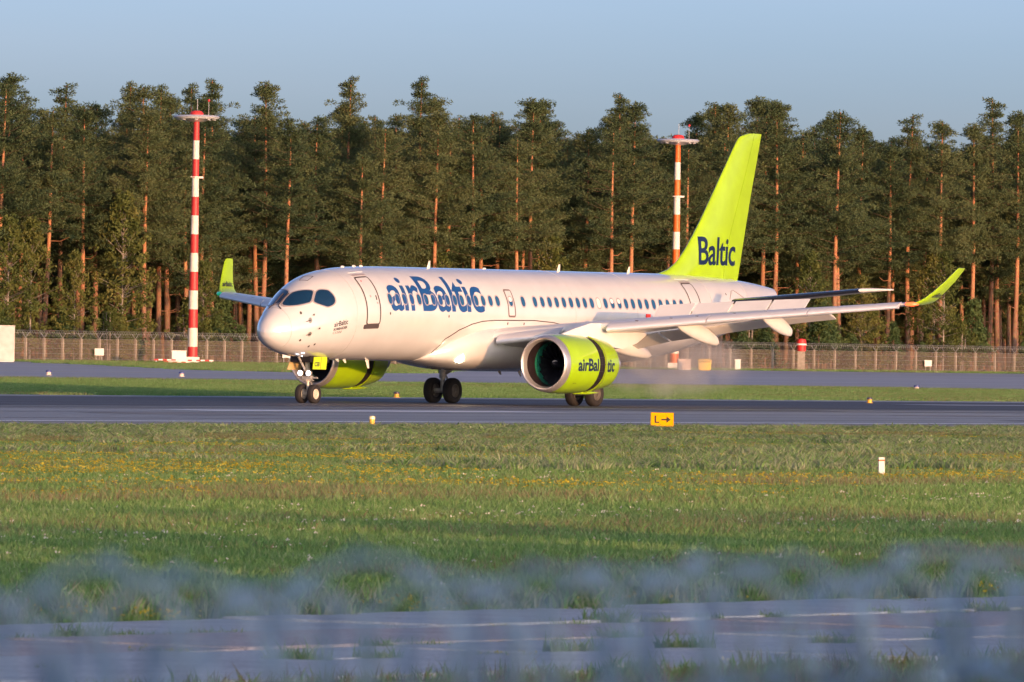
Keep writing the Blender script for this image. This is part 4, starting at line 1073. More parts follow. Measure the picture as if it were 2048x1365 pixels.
# ================================================================== LIGHT MASTS
def mast(px, q_, H, redm, whitem, label):
    pt = px_at(px, q_); m_ = empty('light_mast', pt); tag(m_, label, 'light mast', 'striped light masts')
    nb = 13; r0, r1 = 0.40, 0.225
    zb = [0.55] + [0.55 + (H - 0.9 - 0.55) * (i + 0.55) / (nb - 0.45) for i in range(nb)]
    for i in range(nb):
        z0, z1 = zb[i], zb[i + 1]; f0 = r0 + (r1 - r0) * z0 / H; f1 = r0 + (r1 - r0) * z1 / H
        s_ = MB(); s_.lathe([(z0, f0), (z1, f1)], 24, 'Z'); s_.build('stripe_band', redm if i % 2 == 0 else whitem, m_)
    s_ = MB(); s_.box(-0.55, 0.55, -0.5, 0.5, 0, 0.56); s_.build('plinth', SIGNW, m_, smooth=False)
    s_ = MB(); s_.lathe([(H - 0.92, 0.26), (H - 0.85, 0.75), (H - 0.72, 1.0), (H - 0.66, 1.72), (H - 0.52, 1.86), (H - 0.40, 1.70), (H - 0.34, 0.55)], 36, 'Z'); s_.build('lamp_ring', pmat('lamp_ring_mat', (0.72, 0.74, 0.78), 0.35, metal=0.3) if 'lamp_ring_mat' not in MATS else MATS['lamp_ring_mat'], m_)
    for k in range(8):
        a = 2 * math.pi * k / 8; s_ = MB(); s_.lathe([(H - 0.78, 0.0), (H - 0.78, 0.16), (H - 0.62, 0.18)], 10, 'Z', (1.38 * math.cos(a), 1.38 * math.sin(a), 0)); s_.build('floodlight', GALV, m_)
    s_ = MB(); s_.lathe([(H - 0.40, 0.56), (H - 0.22, 0.54), (H - 0.06, 0.40), (H, 0.14), (H + 0.005, 0.0)], 28, 'Z'); s_.build('dome', redm if 'orange' not in redm.name else REDP, m_)
    s_ = MB(); s_.tube([(0.05, 0.0, H), (0.05, 0, H + 0.9)], 0.025, 6); s_.tube([(0.95, 0.0, H - 0.4), (0.95, 0, H + 0.75)], 0.02, 6); s_.build('lightning_rod', GALV, m_)
    s_ = MB(); s_.lathe([(H + 0.72, 0.0), (H + 0.72, 0.09), (H + 0.88, 0.09), (H + 0.9, 0.0)], 10, 'Z', (0.95, 0, 0)); s_.build('obstruction_light', REDP, m_)
    zz = H * 0.735
    s_ = MB(); s_.box(-0.05, 0.62, -0.32, -0.20, zz - 0.06, zz + 0.10); s_.box(-0.38, 0.38, -0.42, -0.30, zz + 0.02, zz + 0.07); s_.build('service_bracket', CREAM, m_, smooth=False)
    return m_
MRED = pmat('mast_red', (0.50, 0.035, 0.035), 0.5, var=0.12, vscale=1.5); MWHT = pmat('mast_white', (0.70, 0.66, 0.58), 0.55, var=0.10, vscale=1.5)
MORG = pmat('mast_orange', (0.62, 0.13, 0.015), 0.5, var=0.1, vscale=1.5)  # red stripes under warmer light, painted in as orange
mast(385.5, 437.5, 20.1, MRED, MWHT, 'red and white striped light mast left of the airliner')
mast(1349.0, 442.0, 20.3, MORG, MWHT, 'orange and white striped light mast behind the tail')
# cabinets and barrier boards at the left mast
def cabinet(px, q_, w_, d_, h_, mat, name, label, cat, rz=0.0, z=0.0, lid=True):
    o = empty(name, px_at(px, q_), rz=rz); t = MB(); t.box(-w_ / 2, w_ / 2, -d_ / 2, d_ / 2, 0.06, h_); b = t.build('body', mat, o, smooth=False)
    md = b.modifiers.new('bevel', 'BEVEL'); md.width = 0.04; md.segments = 2
    t = MB(); t.box(-w_ / 2 - 0.03, w_ / 2 + 0.03, -d_ / 2 - 0.03, d_ / 2 + 0.03, h_ + 0.002, h_ + 0.06); t.build('lid', mat, o, smooth=False)
    t = MB(); t.box(-w_ / 2 + 0.04, w_ / 2 - 0.04, -d_ / 2 + 0.04, d_ / 2 - 0.04, 0.0, 0.058); t.build('base', GALV, o, smooth=False)
    t = MB(); t.box(-w_ / 2 + 0.08, w_ / 2 - 0.08, -d_ / 2 - 0.02, -d_ / 2 - 0.003, 0.15, h_ - 0.1); t.build('door', mat, o, smooth=False)
    tag(o, label, cat); return o
cabinet(358, 436.0, 1.15, 0.6, 1.0, SIGNW, 'electrical_cabinet', 'white electrical cabinet at the foot of the red striped mast', 'cabinet', rz=0.1)
cabinet(8, 436.0, 1.55, 1.2, 2.75, pmat('cabin_grey', (0.5, 0.47, 0.45), 0.6, var=0.12, vscale=2), 'equipment_cabin', 'tall white equipment cabin by the fence at the left edge', 'cabin', rz=0.15)
YEL = pmat('yellow_plastic', (0.75, 0.48, 0.03), 0.5)
yb = empty('yellow_grit_bin', px_at(1410, 432)); t = MB()
t.loft([[Vector((x, y, z)) for x, y in ((-w_, -0.45), (w_, -0.45), (w_, 0.45), (-w_, 0.45))] for z, w_ in ((0.0, 0.46), (0.1, 0.52), (0.75, 0.58))])
b = t.build('body', YEL, yb, smooth=False); md = b.modifiers.new('bevel', 'BEVEL'); md.width = 0.1; md.segments = 3
t = MB(); t.loft([[Vector((x, y, z)) for x, y in ((-w_, -0.5), (w_, -0.5), (w_, 0.5), (-w_, 0.5))] for z, w_ in ((0.76, 0.62), (0.9, 0.58), (1.0, 0.40))]); b = t.build('lid', YEL, yb, smooth=False); md = b.modifiers.new('bevel', 'BEVEL'); md.width = 0.06; md.segments = 2
tag(yb, 'rounded yellow bin beyond the taxiway under the rear fuselage', 'bin')
cabinet(1369, 436.0, 1.1, 0.7, 0.9, pmat('pale_pink', (0.66, 0.52, 0.46), 0.6), 'pale_cabinet', 'low pale cabinet beside the orange striped mast', 'cabinet', rz=0.1)
for i, (px, q_, z) in enumerate(((335, 434.5, 0.22), (355, 433.0, 0.05), (402, 435.0, 0.2))):
    bo = empty('barrier_board', px_at(px, q_)); 
    for k in range(6):
        t = MB(); x0 = -1.02 + k * 0.34; t.box(x0, x0 + 0.338, -0.02, 0.02, z + 0.05, z + 0.16); t.build('stripe', (REDP, SIGNW)[k % 2], bo, smooth=False)
    for x in (-0.85, 0.85):
        t = MB(); t.box(x - 0.05, x + 0.05, 0.022, 0.1, 0.0, z + 0.14); t.build('foot', GALV, bo, smooth=False)
    tag(bo, ('left low red and white board before the white cabinet', 'front low red and white board at the mast foot', 'right low red and white board beyond the mast foot')[i], 'barrier', 'barrier boards at the mast')
rp = empty('red_marker', px_at(1603, 441)); t = MB(); t.box(-0.33, 0.33, -0.2, 0.2, 0, 1.75); t.build('concrete_post', CONC, rp, smooth=False)
t = MB(); t.lathe([(1.752, 0.0), (1.752, 0.38), (2.2, 0.42), (2.55, 0.44), (2.8, 0.36), (2.9, 0.0)], 20, 'Z'); t.build('red_hood', REDP, rp)
t = MB(); t.lathe([(2.28, 0.43), (2.29, 0.452), (2.42, 0.455), (2.43, 0.43)], 20, 'Z'); t.build('white_band', SIGNW, rp)
tag(rp, 'red hooded marker with a white band on a concrete post by the fence', 'marker')
cabinet(1476, 441.0, 0.5, 0.4, 0.9, SIGNW, 'junction_box', 'small pale box at the fence foot right of the yellow bin', 'box')

# ================================================================== RUNWAY FURNITURE
def ground_px(px, py):       # photo pixel to ground point
    xr = px - 1024; yr = 682.5 - py; c, s = math.cos(0.0175), math.sin(0.0175)
    x = xr * c - yr * s; y = xr * s + yr * c; d = -14.5 / 19500.0
    v = Vector((x / 19500.0, math.cos(d) - y / 19500.0 * math.sin(d), math.sin(d) + y / 19500.0 * math.cos(d)))
    t = -CAM_Z / v.z; return Vector((v.x * t, v.y * t, 0))
def edge_light(px, py, r_, h_, bodym, capm, label, grp):
    o = empty('edge_light', ground_px(px, py)); t = MB(); t.lathe([(0, r_ * 1.25), (0.03, r_ * 1.25), (0.035, r_ * 0.8), (h_ * 0.6, r_ * 0.85), (h_ * 0.62, r_)], 16, 'Z'); t.build('base', bodym, o)
    t = MB(); t.lathe([(h_ * 0.62, r_), (h_ * 0.92, r_ * 0.95), (h_, r_ * 0.6), (h_ + 0.004, 0.0)], 16, 'Z'); t.build('lamp_head', capm, o); tag(o, label, 'runway light', grp)
LYEL = pmat('light_yellow', (0.75, 0.45, 0.06), 0.45); LAMP = pmat('light_glass', (0.85, 0.7, 0.4), 0.15); DKBL = pmat('light_cap', (0.06, 0.06, 0.09), 0.4)
edge_light(744, 850, 0.10, 0.27, LYEL, LAMP, 'yellow edge light at the near side of the runway', 'runway edge lights')
edge_light(793, 796, 0.13, 0.27, LYEL, DKBL, 'dark-capped edge light on the far side between the landing gear', 'runway edge lights')
edge_light(1739, 807, 0.13, 0.27, LYEL, DKBL, 'dark-capped edge light on the far side under the wingtip', 'runway edge lights')
PALE = pmat('marker_pale', (0.62, 0.52, 0.45), 0.5); BLU = pmat('marker_blue', (0.05, 0.07, 0.25), 0.4)
edge_light(97, 751, 0.17, 0.30, PALE, BLU, 'blue-capped taxiway light at the far left', 'taxiway lights')
edge_light(363, 754, 0.17, 0.30, PALE, BLU, 'blue-capped taxiway light before the red striped mast', 'taxiway lights')
edge_light(1833, 781, 0.17, 0.30, PALE, BLU, 'blue-capped taxiway light under the green winglet', 'taxiway lights')
# yellow direction sign
sg_ = empty('taxi_sign', ground_px(1324, 859)); t = MB()
t.box(-0.36, 0.36, -0.06, 0.06, 0.06, 0.52); b = t.build('sign_box', pmat('sign_frame', (0.05, 0.04, 0.03), 0.5), sg_, smooth=False)
t = MB(); t.box(-0.345, 0.345, -0.066, -0.061, 0.075, 0.505); b = t.build('face', pmat('sign_yellow', (0.80, 0.38, 0.0), 0.75, spec=0.1), sg_, smooth=False)
for x in (-0.22, 0.22):
    t = MB(); t.box(x - 0.05, x + 0.05, -0.05, 0.05, -0.04, 0.06); t.build('leg', CREAM, sg_, smooth=False)
SBLK = pmat('sign_black', (0.01, 0.008, 0.008), 0.6)
t = MB(); t.box(-0.235, -0.185, -0.070, -0.0665, 0.19, 0.42); t.box(-0.185, -0.09, -0.070, -0.0665, 0.19, 0.235); t.build('letter', SBLK, sg_, smooth=False)
t = MB(); t.box(-0.03, 0.16, -0.070, -0.0665, 0.275, 0.32)
t.add([(0.13, -0.070, 0.20), (0.27, -0.070, 0.2975), (0.13, -0.070, 0.395), (0.13, -0.0665, 0.20), (0.27, -0.0665, 0.2975), (0.13, -0.0665, 0.395)], [[0, 1, 2], [3, 5, 4], [0, 3, 4, 1], [1, 4, 5, 2], [2, 5, 3, 0]]); t.build('arrow', SBLK, sg_, smooth=False)
tag(sg_, 'yellow direction sign with a black arrow at the runway edge', 'sign')
mp_ = empty('marker_post', ground_px(1763, 957)); mp_.rotation_euler = (0.0, -0.03, 0.2)
t = MB(); t.box(-0.06, 0.06, -0.04, 0.04, 0, 0.35); t.build('shaft', CREAM, mp_, smooth=False)
t = MB(); t.box(-0.061, 0.061, -0.041, 0.041, 0.351, 0.385); t.build('red_band', pmat('band_red', (0.55, 0.14, 0.05), 0.6), mp_, smooth=False)
t = MB(); t.box(-0.06, 0.06, -0.04, 0.04, 0.386, 0.43); t.build('cap', CREAM, mp_, smooth=False)
tag(mp_, 'white marker post with a red band standing in the grass', 'post')

# ================================================================== CONCRETE ROAD
SLAB = noise_ground('slab_concrete', [(0.44, 0.46, 0.49), (0.57, 0.59, 0.62), (0.64, 0.65, 0.66)], 0.9, rough=0.85, fine=(18, 0.22))
SLABP = noise_ground('slab_concrete_pink', [(0.46, 0.39, 0.39), (0.56, 0.49, 0.49), (0.58, 0.54, 0.53)], 0.9, rough=0.85, fine=(18, 0.22))
road = empty('perimeter_road', W(80, 50, 0)); road.rotation_euler = (0, 0, RWY_ROT); tag(road, 'old concrete slab road along the near side of the field', kind='structure')
def roadbase(): 
    o = mesh_obj('road_bed', [(-45, -7.2, 0.006), (60, -7.2, 0.006), (60, 3.4, 0.006), (-45, 3.4, 0.006)], [[0, 1, 2, 3]], FLOOR, road, smooth=False)
roadbase()
bmx = [MB(), MB()]
rowq = [(-6.9, -4.25), (-4.2, -2.2), (-2.15, 0.45), (0.5, 3.1)]
for ri, (a, b) in enumerate(rowq):
    me0 = None
    s_ = -42.0 + ri * 1.3
    while s_ < 56:
        L = 5.96 if ri != 1 else 2.96
        key = (ri, rnd.randrange(2)); t = MB(); t.box(0, L, a, b, -0.05, 0.05)
        o = t.build('concrete_slab', SLABP if (ri == 2 and rnd.random() < 0.7) else SLAB, road, smooth=False)
        o.location = (s_, 0, rnd.uniform(-0.012, 0.012)); o.rotation_euler = (rnd.uniform(-0.004, 0.004), rnd.uniform(-0.002, 0.002), 0)
        s_ += L + 0.05

# ================================================================== GRASS (uncountable: one object per sort)
def blade_mat(name, cols, scale, trans=0.35):
    m = bpy.data.materials.new(name); m.use_nodes = True
    n = m.node_tree.nodes; l = m.node_tree.links; p = n['Principled BSDF']; p.inputs['Roughness'].default_value = 0.6; p.inputs['Specular IOR Level'].default_value = 0.2
    oi = n.new('ShaderNodeObjectInfo'); nz = n.new('ShaderNodeTexNoise'); nz.inputs['Scale'].default_value = scale; nz.inputs['Detail'].default_value = 3
    tc = n.new('ShaderNodeTexCoord'); l.new(tc.outputs['Object'], nz.inputs['Vector'])
    ad = n.new('ShaderNodeMath'); ad.operation = 'MULTIPLY_ADD'; ad.inputs[1].default_value = 0.3; ad.inputs[2].default_value = -0.15; l.new(oi.outputs['Random'], ad.inputs[0])
    a2 = n.new('ShaderNodeMath'); a2.operation = 'ADD'; l.new(ad.outputs[0], a2.inputs[0]); l.new(nz.outputs[0], a2.inputs[1])
    cr = n.new('ShaderNodeValToRGB'); els = cr.color_ramp.elements
    for i, c in enumerate(cols):
        pos = 0.3 + 0.4 * i / (len(cols) - 1)
        if i < 2: els[i].position = pos; els[i].color = (*c, 1)
        else: e = els.new(pos); e.color = (*c, 1)
    l.new(a2.outputs[0], cr.inputs[0]); l.new(cr.outputs[0], p.inputs['Base Color'])
    t_ = n.new('ShaderNodeBsdfTranslucent'); l.new(cr.outputs[0], t_.inputs['Color']); mx = n.new('ShaderNodeMixShader'); mx.inputs[0].default_value = trans
    l.new(p.outputs[0], mx.inputs[1]); l.new(t_.outputs[0], mx.inputs[2]); l.new(mx.outputs[0], n['Material Output'].inputs[0])
    return m
BG = blade_mat('blades_green', [(0.116, 0.251, 0.066), (0.170, 0.334, 0.093), (0.246, 0.399, 0.143)], 3)
BO = blade_mat('blades_olive', [(0.166, 0.288, 0.086), (0.237, 0.351, 0.123), (0.333, 0.423, 0.210)], 3)
BD = blade_mat('blades_dry', [(0.242, 0.204, 0.110), (0.308, 0.248, 0.154), (0.242, 0.231, 0.088)], 3)
BS = blade_mat('weed_silver', [(0.202, 0.265, 0.140), (0.304, 0.366, 0.216), (0.405, 0.442, 0.278)], 3)
BY = blade_mat('flower_yellow', [(0.45, 0.36, 0.02), (0.55, 0.45, 0.03), (0.60, 0.50, 0.08)], 3, 0.2)
BWH = blade_mat('flower_white', [(0.55, 0.55, 0.48), (0.65, 0.65, 0.6), (0.6, 0.58, 0.5)], 3, 0.2)
def patch_proto(seed, n_, size, hmin, hmax, wd, mats, weights, heads=None):
    rn = random.Random(seed); V = []; F = []; M = []
    for _ in range(n_):
        x, y = rn.uniform(-size, size), rn.uniform(-size, size)
        if x * x + y * y > size * size * 1.3: continue
        h = rn.uniform(hmin, hmax) * (0.6 + 0.8 * rn.random()**2); a = rn.uniform(0, 6.28); ln = rn.uniform(0.1, 0.7) * h; b = rn.uniform(0, 6.28)
        wv = Vector((math.cos(a), math.sin(a), 0)) * wd * rn.uniform(0.6, 1.3); top = Vector((x + math.cos(b) * ln, y + math.sin(b) * ln, h)); mid = Vector((x + math.cos(b) * ln * 0.3, y + math.sin(b) * ln * 0.3, h * 0.6)); o = Vector((x, y, 0))
        k = len(V); V += [o - wv, o + wv, mid + wv * 0.8, mid - wv * 0.8, top]; F += [(k, k + 1, k + 2, k + 3), (k + 3, k + 2, k + 4)]
        mi = rn.choices(range(len(weights)), weights)[0]; M += [mi, mi]
    if heads:
        cnt_, size_, mi, hh = heads
        for _ in range(cnt_):
            c = Vector((rn.uniform(-size, size), rn.uniform(-size, size), hh * rn.uniform(0.7, 1.15)))
            for _q in range(4):
                k = len(V); q = c + Vector((rn.gauss(0, size_), rn.gauss(0, size_), rn.gauss(0, size_ * 0.5))); u = Vector((rn.gauss(0, 1), rn.gauss(0, 1), rn.gauss(0, 1))).normalized() * size_; v = u.orthogonal().normalized() * size_
                V += [q - u, q + v, q + u, q - v]; F.append((k, k + 1, k + 2, k + 3)); M.append(mi)
    me = bpy.data.meshes.new('grass_tuft'); me.from_pydata([tuple(v) for v in V], [], F)
    for m_ in mats: me.materials.append(m_)
    me.polygons.foreach_set('material_index', M); me.update()
    return bpy.data.objects.new('grass_tuft', me)
def scatter(name, pts, proto, label, cat):
    me = bpy.data.meshes.new(name); me.from_pydata([(p_[0], p_[1], p_[2]) for p_ in pts], [], [])
    ra = me.attributes.new('rot', 'FLOAT', 'POINT'); sa_ = me.attributes.new('scl', 'FLOAT', 'POINT')
    ra.data.foreach_set('value', [p_[3] for p_ in pts]); sa_.data.foreach_set('value', [p_[4] for p_ in pts])
    za_ = me.attributes.new('sclz', 'FLOAT', 'POINT'); za_.data.foreach_set('value', [p_[5] if len(p_) > 5 else p_[4] for p_ in pts])
    o = bpy.data.objects.new(name, me); C.objects.link(o)
    ng_ = bpy.data.node_groups.new(name, 'GeometryNodeTree'); ng_.interface.new_socket('Geometry', in_out='INPUT', socket_type='NodeSocketGeometry'); ng_.interface.new_socket('Geometry', in_out='OUTPUT', socket_type='NodeSocketGeometry')
    N = ng_.nodes; gi = N.new('NodeGroupInput'); go = N.new('NodeGroupOutput'); ip = N.new('GeometryNodeInstanceOnPoints'); ob = N.new('GeometryNodeObjectInfo'); ob.inputs['Object'].default_value = proto
    a1 = N.new('GeometryNodeInputNamedAttribute'); a1.data_type = 'FLOAT'; a1.inputs[0].default_value = 'rot'; a2 = N.new('GeometryNodeInputNamedAttribute'); a2.data_type = 'FLOAT'; a2.inputs[0].default_value = 'scl'
    cx = N.new('ShaderNodeCombineXYZ'); L = ng_.links
    L.new(a1.outputs[0], cx.inputs[2]); L.new(gi.outputs[0], ip.inputs['Points']); L.new(ob.outputs['Geometry'], ip.inputs['Instance']); L.new(cx.outputs[0], ip.inputs['Rotation']); cs = N.new('ShaderNodeCombineXYZ'); a3 = N.new('GeometryNodeInputNamedAttribute'); a3.data_type = 'FLOAT'; a3.inputs[0].default_value = 'sclz'; L.new(a2.outputs[0], cs.inputs[0]); L.new(a2.outputs[0], cs.inputs[1]); L.new(a3.outputs[0], cs.inputs[2]); L.new(cs.outputs[0], ip.inputs['Scale']); L.new(ip.outputs[0], go.inputs[0])
    md = o.modifiers.new('scatter', 'NODES'); md.node_group = ng_
    tag(o, label, cat, kind='stuff'); return o
T_GREEN = patch_proto(1, 420, 0.6, 0.05, 0.13, 0.008, [BG, BO], [0.75, 0.25])
T_OLIVE = patch_proto(2, 420, 0.6, 0.06, 0.16, 0.008, [BO, BG, BD], [0.6, 0.25, 0.15])
T_DRY = patch_proto(3, 380, 0.6, 0.07, 0.20, 0.007, [BD, BO], [0.55, 0.45])
T_YEL = patch_proto(4, 380, 0.6, 0.06, 0.15, 0.008, [BO, BG, BY], [0.6, 0.4, 0], (13, 0.014, 2, 0.15))
T_WHT = patch_proto(5, 400, 0.6, 0.05, 0.14, 0.008, [BG, BO, BWH], [0.65, 0.35, 0], (2, 0.012, 2, 0.14))
T_WEED = patch_proto(6, 420, 0.45, 0.10, 0.34, 0.014, [BS, BG, BO], [0.6, 0.3, 0.1])
bins = {k: [] for k in 'GODYWS'}
rg_ = random.Random(5)
def in_poly(x, y, P):
    c = False
    for i in range(len(P)):
        (x0, y0), (x1, y1) = P[i - 1], P[i]
        if (y0 > y) != (y1 > y) and x < (x1 - x0) * (y - y0) / (y1 - y0) + x0: c = not c
    return c
def nz2(s_, q_, sc_, seed=0.0): return noise.noise(Vector((s_ * sc_ * 0.25, q_ * sc_, seed)))
def put(x, y, z=0.0, sc_=1.0):
    s_ = TX * x + TY * y; q_ = -TY * x + TX * y
    a = 1.5 * nz2(s_, q_, 0.10, 1.3) + 0.9 * nz2(s_, q_, 0.33, 5.1) + 0.15 * rg_.uniform(-1, 1); b = nz2(s_, q_, 0.22, 9.7) + 0.6 * nz2(s_, q_, 0.5, 2.2) + 0.3 * rg_.uniform(-1, 1)
    far_ = q_ > 98
    k = 'G' if a < (-0.12 if far_ else 0.12) else 'O' if a < (0.30 if far_ else 0.5) else 'D'
    dist = 0 if q_ < 80 else 1
    if b > (0.36 if far_ else 0.5): k = 'Y' if q_ > 85 else 'W'
    elif b < (-0.36 if far_ else -0.5): k = 'W' if q_ < 105 else 'S'
    if q_ > 150 and q_ < 160 and rg_.random() < 0.55: k = 'S'
    hz_ = rg_.uniform(0.7, 1.2) * (1.0 if q_ < 90 else max(0.42, 1.0 - (q_ - 90) / 90.0))
    bins[k].append((x, y, z, rg_.uniform(0, 6.28), sc_ * rg_.uniform(0.85, 1.2), hz_))
y = 72.0
while y < 330:
    stp = 0.55 + 0.0014 * y
    hw = 0.0535 * y + 2.5; x = -hw
    while x < hw:
        px_, py_ = x + rg_.uniform(-0.3, 0.3), y + rg_.uniform(-0.3, 0.3)
        q_ = -TY * px_ + TX * py_
        if q_ < 158.6 + rg_.uniform(-0.8, 0.8) and not (42.3 < q_ < 53.6): put(px_, py_, 0.0, stp / 0.62)
        x += stp
    y += stp
# far mown strip between runway and taxiway, and beyond
y = 400.0
while y < 700:
    stp = 1.25
    hw = 0.0535 * y + 3; x = -hw
    while x < hw:
        px_, py_ = x + rg_.uniform(-0.6, 0.6), y + rg_.uniform(-0.6, 0.6); q_ = -TY * px_ + TX * py_
        if 231.5 < q_ < tedge(TX * px_ + TY * py_) - 0.6: 
            k = 'G' if nz2(TX * px_ + TY * py_, q_, 0.08, 3.0) < 0.15 else 'O'
            bins[k].append((px_, py_, 0.0, rg_.uniform(0, 6.28), 1.9, 0.8))
        x += stp
    y += stp
y = 600.0
while y < 960:
    stp = 1.7
    hw = 0.0535 * y + 3; x = -hw
    while x < hw:
        px_, py_ = x + rg_.uniform(-0.8, 0.8), y + rg_.uniform(-0.8, 0.8); s_ = TX * px_ + TY * py_; q_ = -TY * px_ + TX * py_
        inside = (439.5 < q_ < 449) and not (s_ < 622)
        isl_ = in_poly(s_, q_, ISL)
        if inside or isl_:
            bins['O' if rg_.random() < 0.5 else 'G'].append((px_, py_, 0.0, rg_.uniform(0, 6.28), 2.2, 1.2))
        x += stp
    y += stp
# weeds in the slab joints
for _ in range(420):
    s_ = 80 + rg_.uniform(-40, 55); j = rg_.choice((-4.22, -2.17, 0.47, 0.47, 3.2, 3.4, -7.1)); p_ = W(s_, 50 + j + rg_.gauss(0, 0.06), 0.0)
    if abs(p_.x) < 0.056 * p_.y + 2: bins['S' if rg_.random() < 0.35 else 'Y' if rg_.random() < 0.3 else 'O'].append((p_.x, p_.y, 0.0, rg_.uniform(0, 6.28), rg_.uniform(0.25, 0.6)))
for _ in range(70):
    s_ = 80 + rg_.uniform(-40, 55); p_ = W(s_, 53.5 + rg_.gauss(0, 0.35), 0.0)
    if abs(p_.x) < 0.056 * p_.y + 2: bins['S' if rg_.random() < 0.5 else 'Y'].append((p_.x, p_.y, 0.0, rg_.uniform(0, 6.28), rg_.uniform(0.8, 1.3), rg_.uniform(0.5, 0.95)))
for _ in range(260):
    s_ = 80 + rg_.uniform(-40, 55); p_ = W(s_, 53.4 + abs(rg_.gauss(0, 0.9)), 0.0)
    if abs(p_.x) < 0.056 * p_.y + 2: bins['S' if rg_.random() < 0.6 else 'Y'].append((p_.x, p_.y, 0.0, rg_.uniform(0, 6.28), rg_.uniform(0.6, 1.1)))
scatter('hedge', hedge_pts, HEDGE, 'tall hedge behind the photographer shading the near ground', 'hedge'); scatter('deep_wood', deep_pts[0], DEEP[0], 'dark mass of pine wood behind the counted rows', 'wood'); scatter('deep_undergrowth', deep_pts[1], DEEP[1], 'low-branched trees deep inside the wood', 'wood')
for k, pr, nme, lab in (('G', T_GREEN, 'green_grass', 'short green grass covering the airfield'), ('O', T_OLIVE, 'olive_grass', 'olive grass mixed through the airfield'), ('D', T_DRY, 'dry_grass', 'dry straw coloured grass in drifts'),
                        ('Y', T_YEL, 'yellow_flowers', 'yellow wildflowers in the airfield grass'), ('W', T_WHT, 'white_clover', 'white clover dots in the near grass'), ('S', T_WEED, 'silver_weeds', 'pale silvery weeds along the runway edge')):
    scatter(nme, bins[k], pr, lab, 'grass')
print('crown quads', [len(p_[1][2]) for p_ in PINES]); print('grass', {k: len(v) for k, v in bins.items()})

# ================================================================== NEAR FENCE WITH RAZOR WIRE
NQ = 4.05
GALN = pmat('galvanised_blue_shade', (0.16, 0.25, 0.40), 0.4, metal=0.5)  # shade and blue sky reflection painted into the wire colour
COILN = pmat('galvanised_sky_sheen', (0.55, 0.72, 0.85), 0.4, metal=0.6)  # pale blue of the reflected sky mixed into the coil's base colour
nf = empty('near_fence', W(6.3, NQ)); nf.rotation_euler = (0, 0, RWY_ROT); tag(nf, 'blurred grey wire fence close to the camera with barbed coil on top', 'fence')
wm_ = MB(); wm_.tube([(0, 0, 0.05), (0, 0, 2.625)], 0.0055, 6); w0 = wm_.build('vertical_wire', GALN, nf)
x = -3.5; first_ = True
while x < 4.5:
    if first_: o = w0; first_ = False
    else: o = w0.copy(); C.objects.link(o); o.parent = nf
    o.location = (x, rnd.uniform(-0.01, 0.01), rnd.uniform(-0.02, 0.012)); o.rotation_euler = (rnd.uniform(-0.02, 0.02), rnd.uniform(-0.035, 0.035) * 0.5, 0)
    x += rnd.choice((0.05, 0.075, 0.075, 0.10))
for z in (0.3, 0.9, 1.5, 2.1, 2.56):
    t = MB(); t.tube([(-3.5, 0.008, z), (4.5, 0.008, z)], 0.004, 6); t.build('horizontal_wire', GALN, nf)
for x in (-3.4, -0.9, 4.4):
    t = MB(); t.box(x - 0.03, x + 0.03, 0.02, 0.08, 0, 2.5); t.build('post', GALN, nf, smooth=False)
t = MB(); b_ = MB(); i = 0; x = -3.5; path = []
while x < 4.5:
    a = i * 0.52; rr_ = 0.052 + 0.010 * math.sin(i * 0.37) + rnd.uniform(-0.004, 0.004); path.append(Vector((x, rr_ * math.cos(a) * 1.2, 2.602 + 0.005 * math.sin(i * 0.11) + rr_ * math.sin(a))))
    if i % 3 == 0:
        c = path[-1]
        for sgn in (-1, 1):
            d = Vector((rnd.uniform(-1, 1), rnd.uniform(-1, 1), rnd.uniform(-1, 1))).normalized()
            b_.add([c - d * 0.014, c + d.orthogonal().normalized() * 0.010, c + d * 0.014, c - d.orthogonal().normalized() * 0.010], [[0, 1, 2, 3]])
    x += 0.0072 + rnd.uniform(-0.001, 0.001); i += 1
t.tube(path, 0.0038, 5, cap=False); t.build('barbed_coil', COILN, nf)
o = b_.build('barb', COILN, nf, smooth=False); o['kind'] = 'stuff'

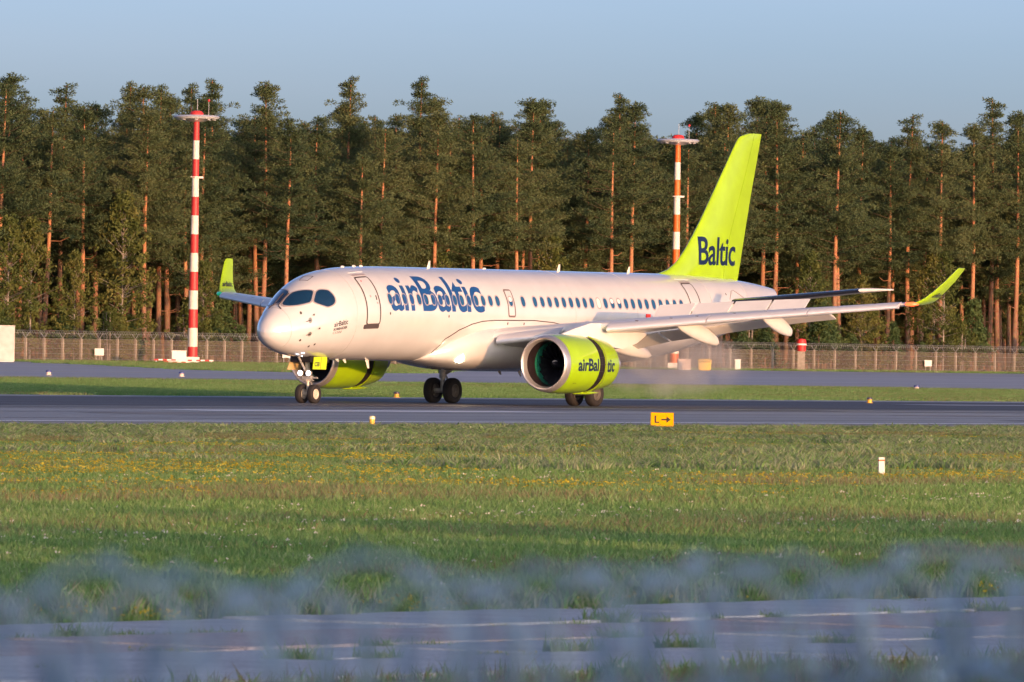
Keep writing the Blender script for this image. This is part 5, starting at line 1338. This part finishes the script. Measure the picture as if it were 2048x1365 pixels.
# ================================================================== TYRE SMOKE BEHIND THE NEAR MAIN GEAR
SM = bpy.data.materials.new('smoke'); SM.use_nodes = True
n = SM.node_tree.nodes; l = SM.node_tree.links; n.remove(n['Principled BSDF'])
pv = n.new('ShaderNodeVolumePrincipled'); pv.inputs['Color'].default_value = (0.88, 0.93, 1.0, 1); pv.inputs['Anisotropy'].default_value = 0.0
tc = n.new('ShaderNodeTexCoord'); nz = n.new('ShaderNodeTexNoise'); nz.inputs['Scale'].default_value = 0.9; nz.inputs['Detail'].default_value = 6; l.new(tc.outputs['Object'], nz.inputs['Vector'])
gr = n.new('ShaderNodeTexGradient'); gr.gradient_type = 'SPHERICAL'; mpn = n.new('ShaderNodeMapping'); mpn.inputs['Scale'].default_value = (1 / 5.6, 1 / 2.1, 1 / 1.5); l.new(tc.outputs['Object'], mpn.inputs[0]); l.new(mpn.outputs[0], gr.inputs[0])
mr = n.new('ShaderNodeMapRange'); mr.inputs[1].default_value = 0.40; mr.inputs[2].default_value = 0.72; mr.inputs[3].default_value = 0.0; mr.inputs[4].default_value = 1.0; l.new(nz.outputs[0], mr.inputs[0])
mu = n.new('ShaderNodeMath'); mu.operation = 'MULTIPLY'; l.new(mr.outputs[0], mu.inputs[0]); l.new(gr.outputs['Fac'], mu.inputs[1]); l.new(mu.outputs[0], pv.inputs['Density'])
l.new(pv.outputs[0], n['Material Output'].inputs['Volume'])
sm = MB(); rings_ = []
for i in range(9):
    t = math.pi * i / 8.0; rings_.append([Vector((-5.6 * math.cos(t), 2.1 * max(math.sin(t), 0.02) * math.cos(2 * math.pi * k / 16), 1.5 * max(math.sin(t), 0.02) * math.sin(2 * math.pi * k / 16))) for k in range(16)])
sm.loft(rings_); so = sm.build('tyre_smoke', SM)
so.rotation_euler = (0, 0, RWY_ROT); p0 = AC_REF - Vector((TX, TY, 0)) * XM; so.location = p0 + Vector((TX * 24.0 + TY * 4.2, TY * 24.0 - TX * 4.2, 1.72))
tag(so, 'thin pale smoke trailing behind the near landing gear', 'smoke', kind='stuff')
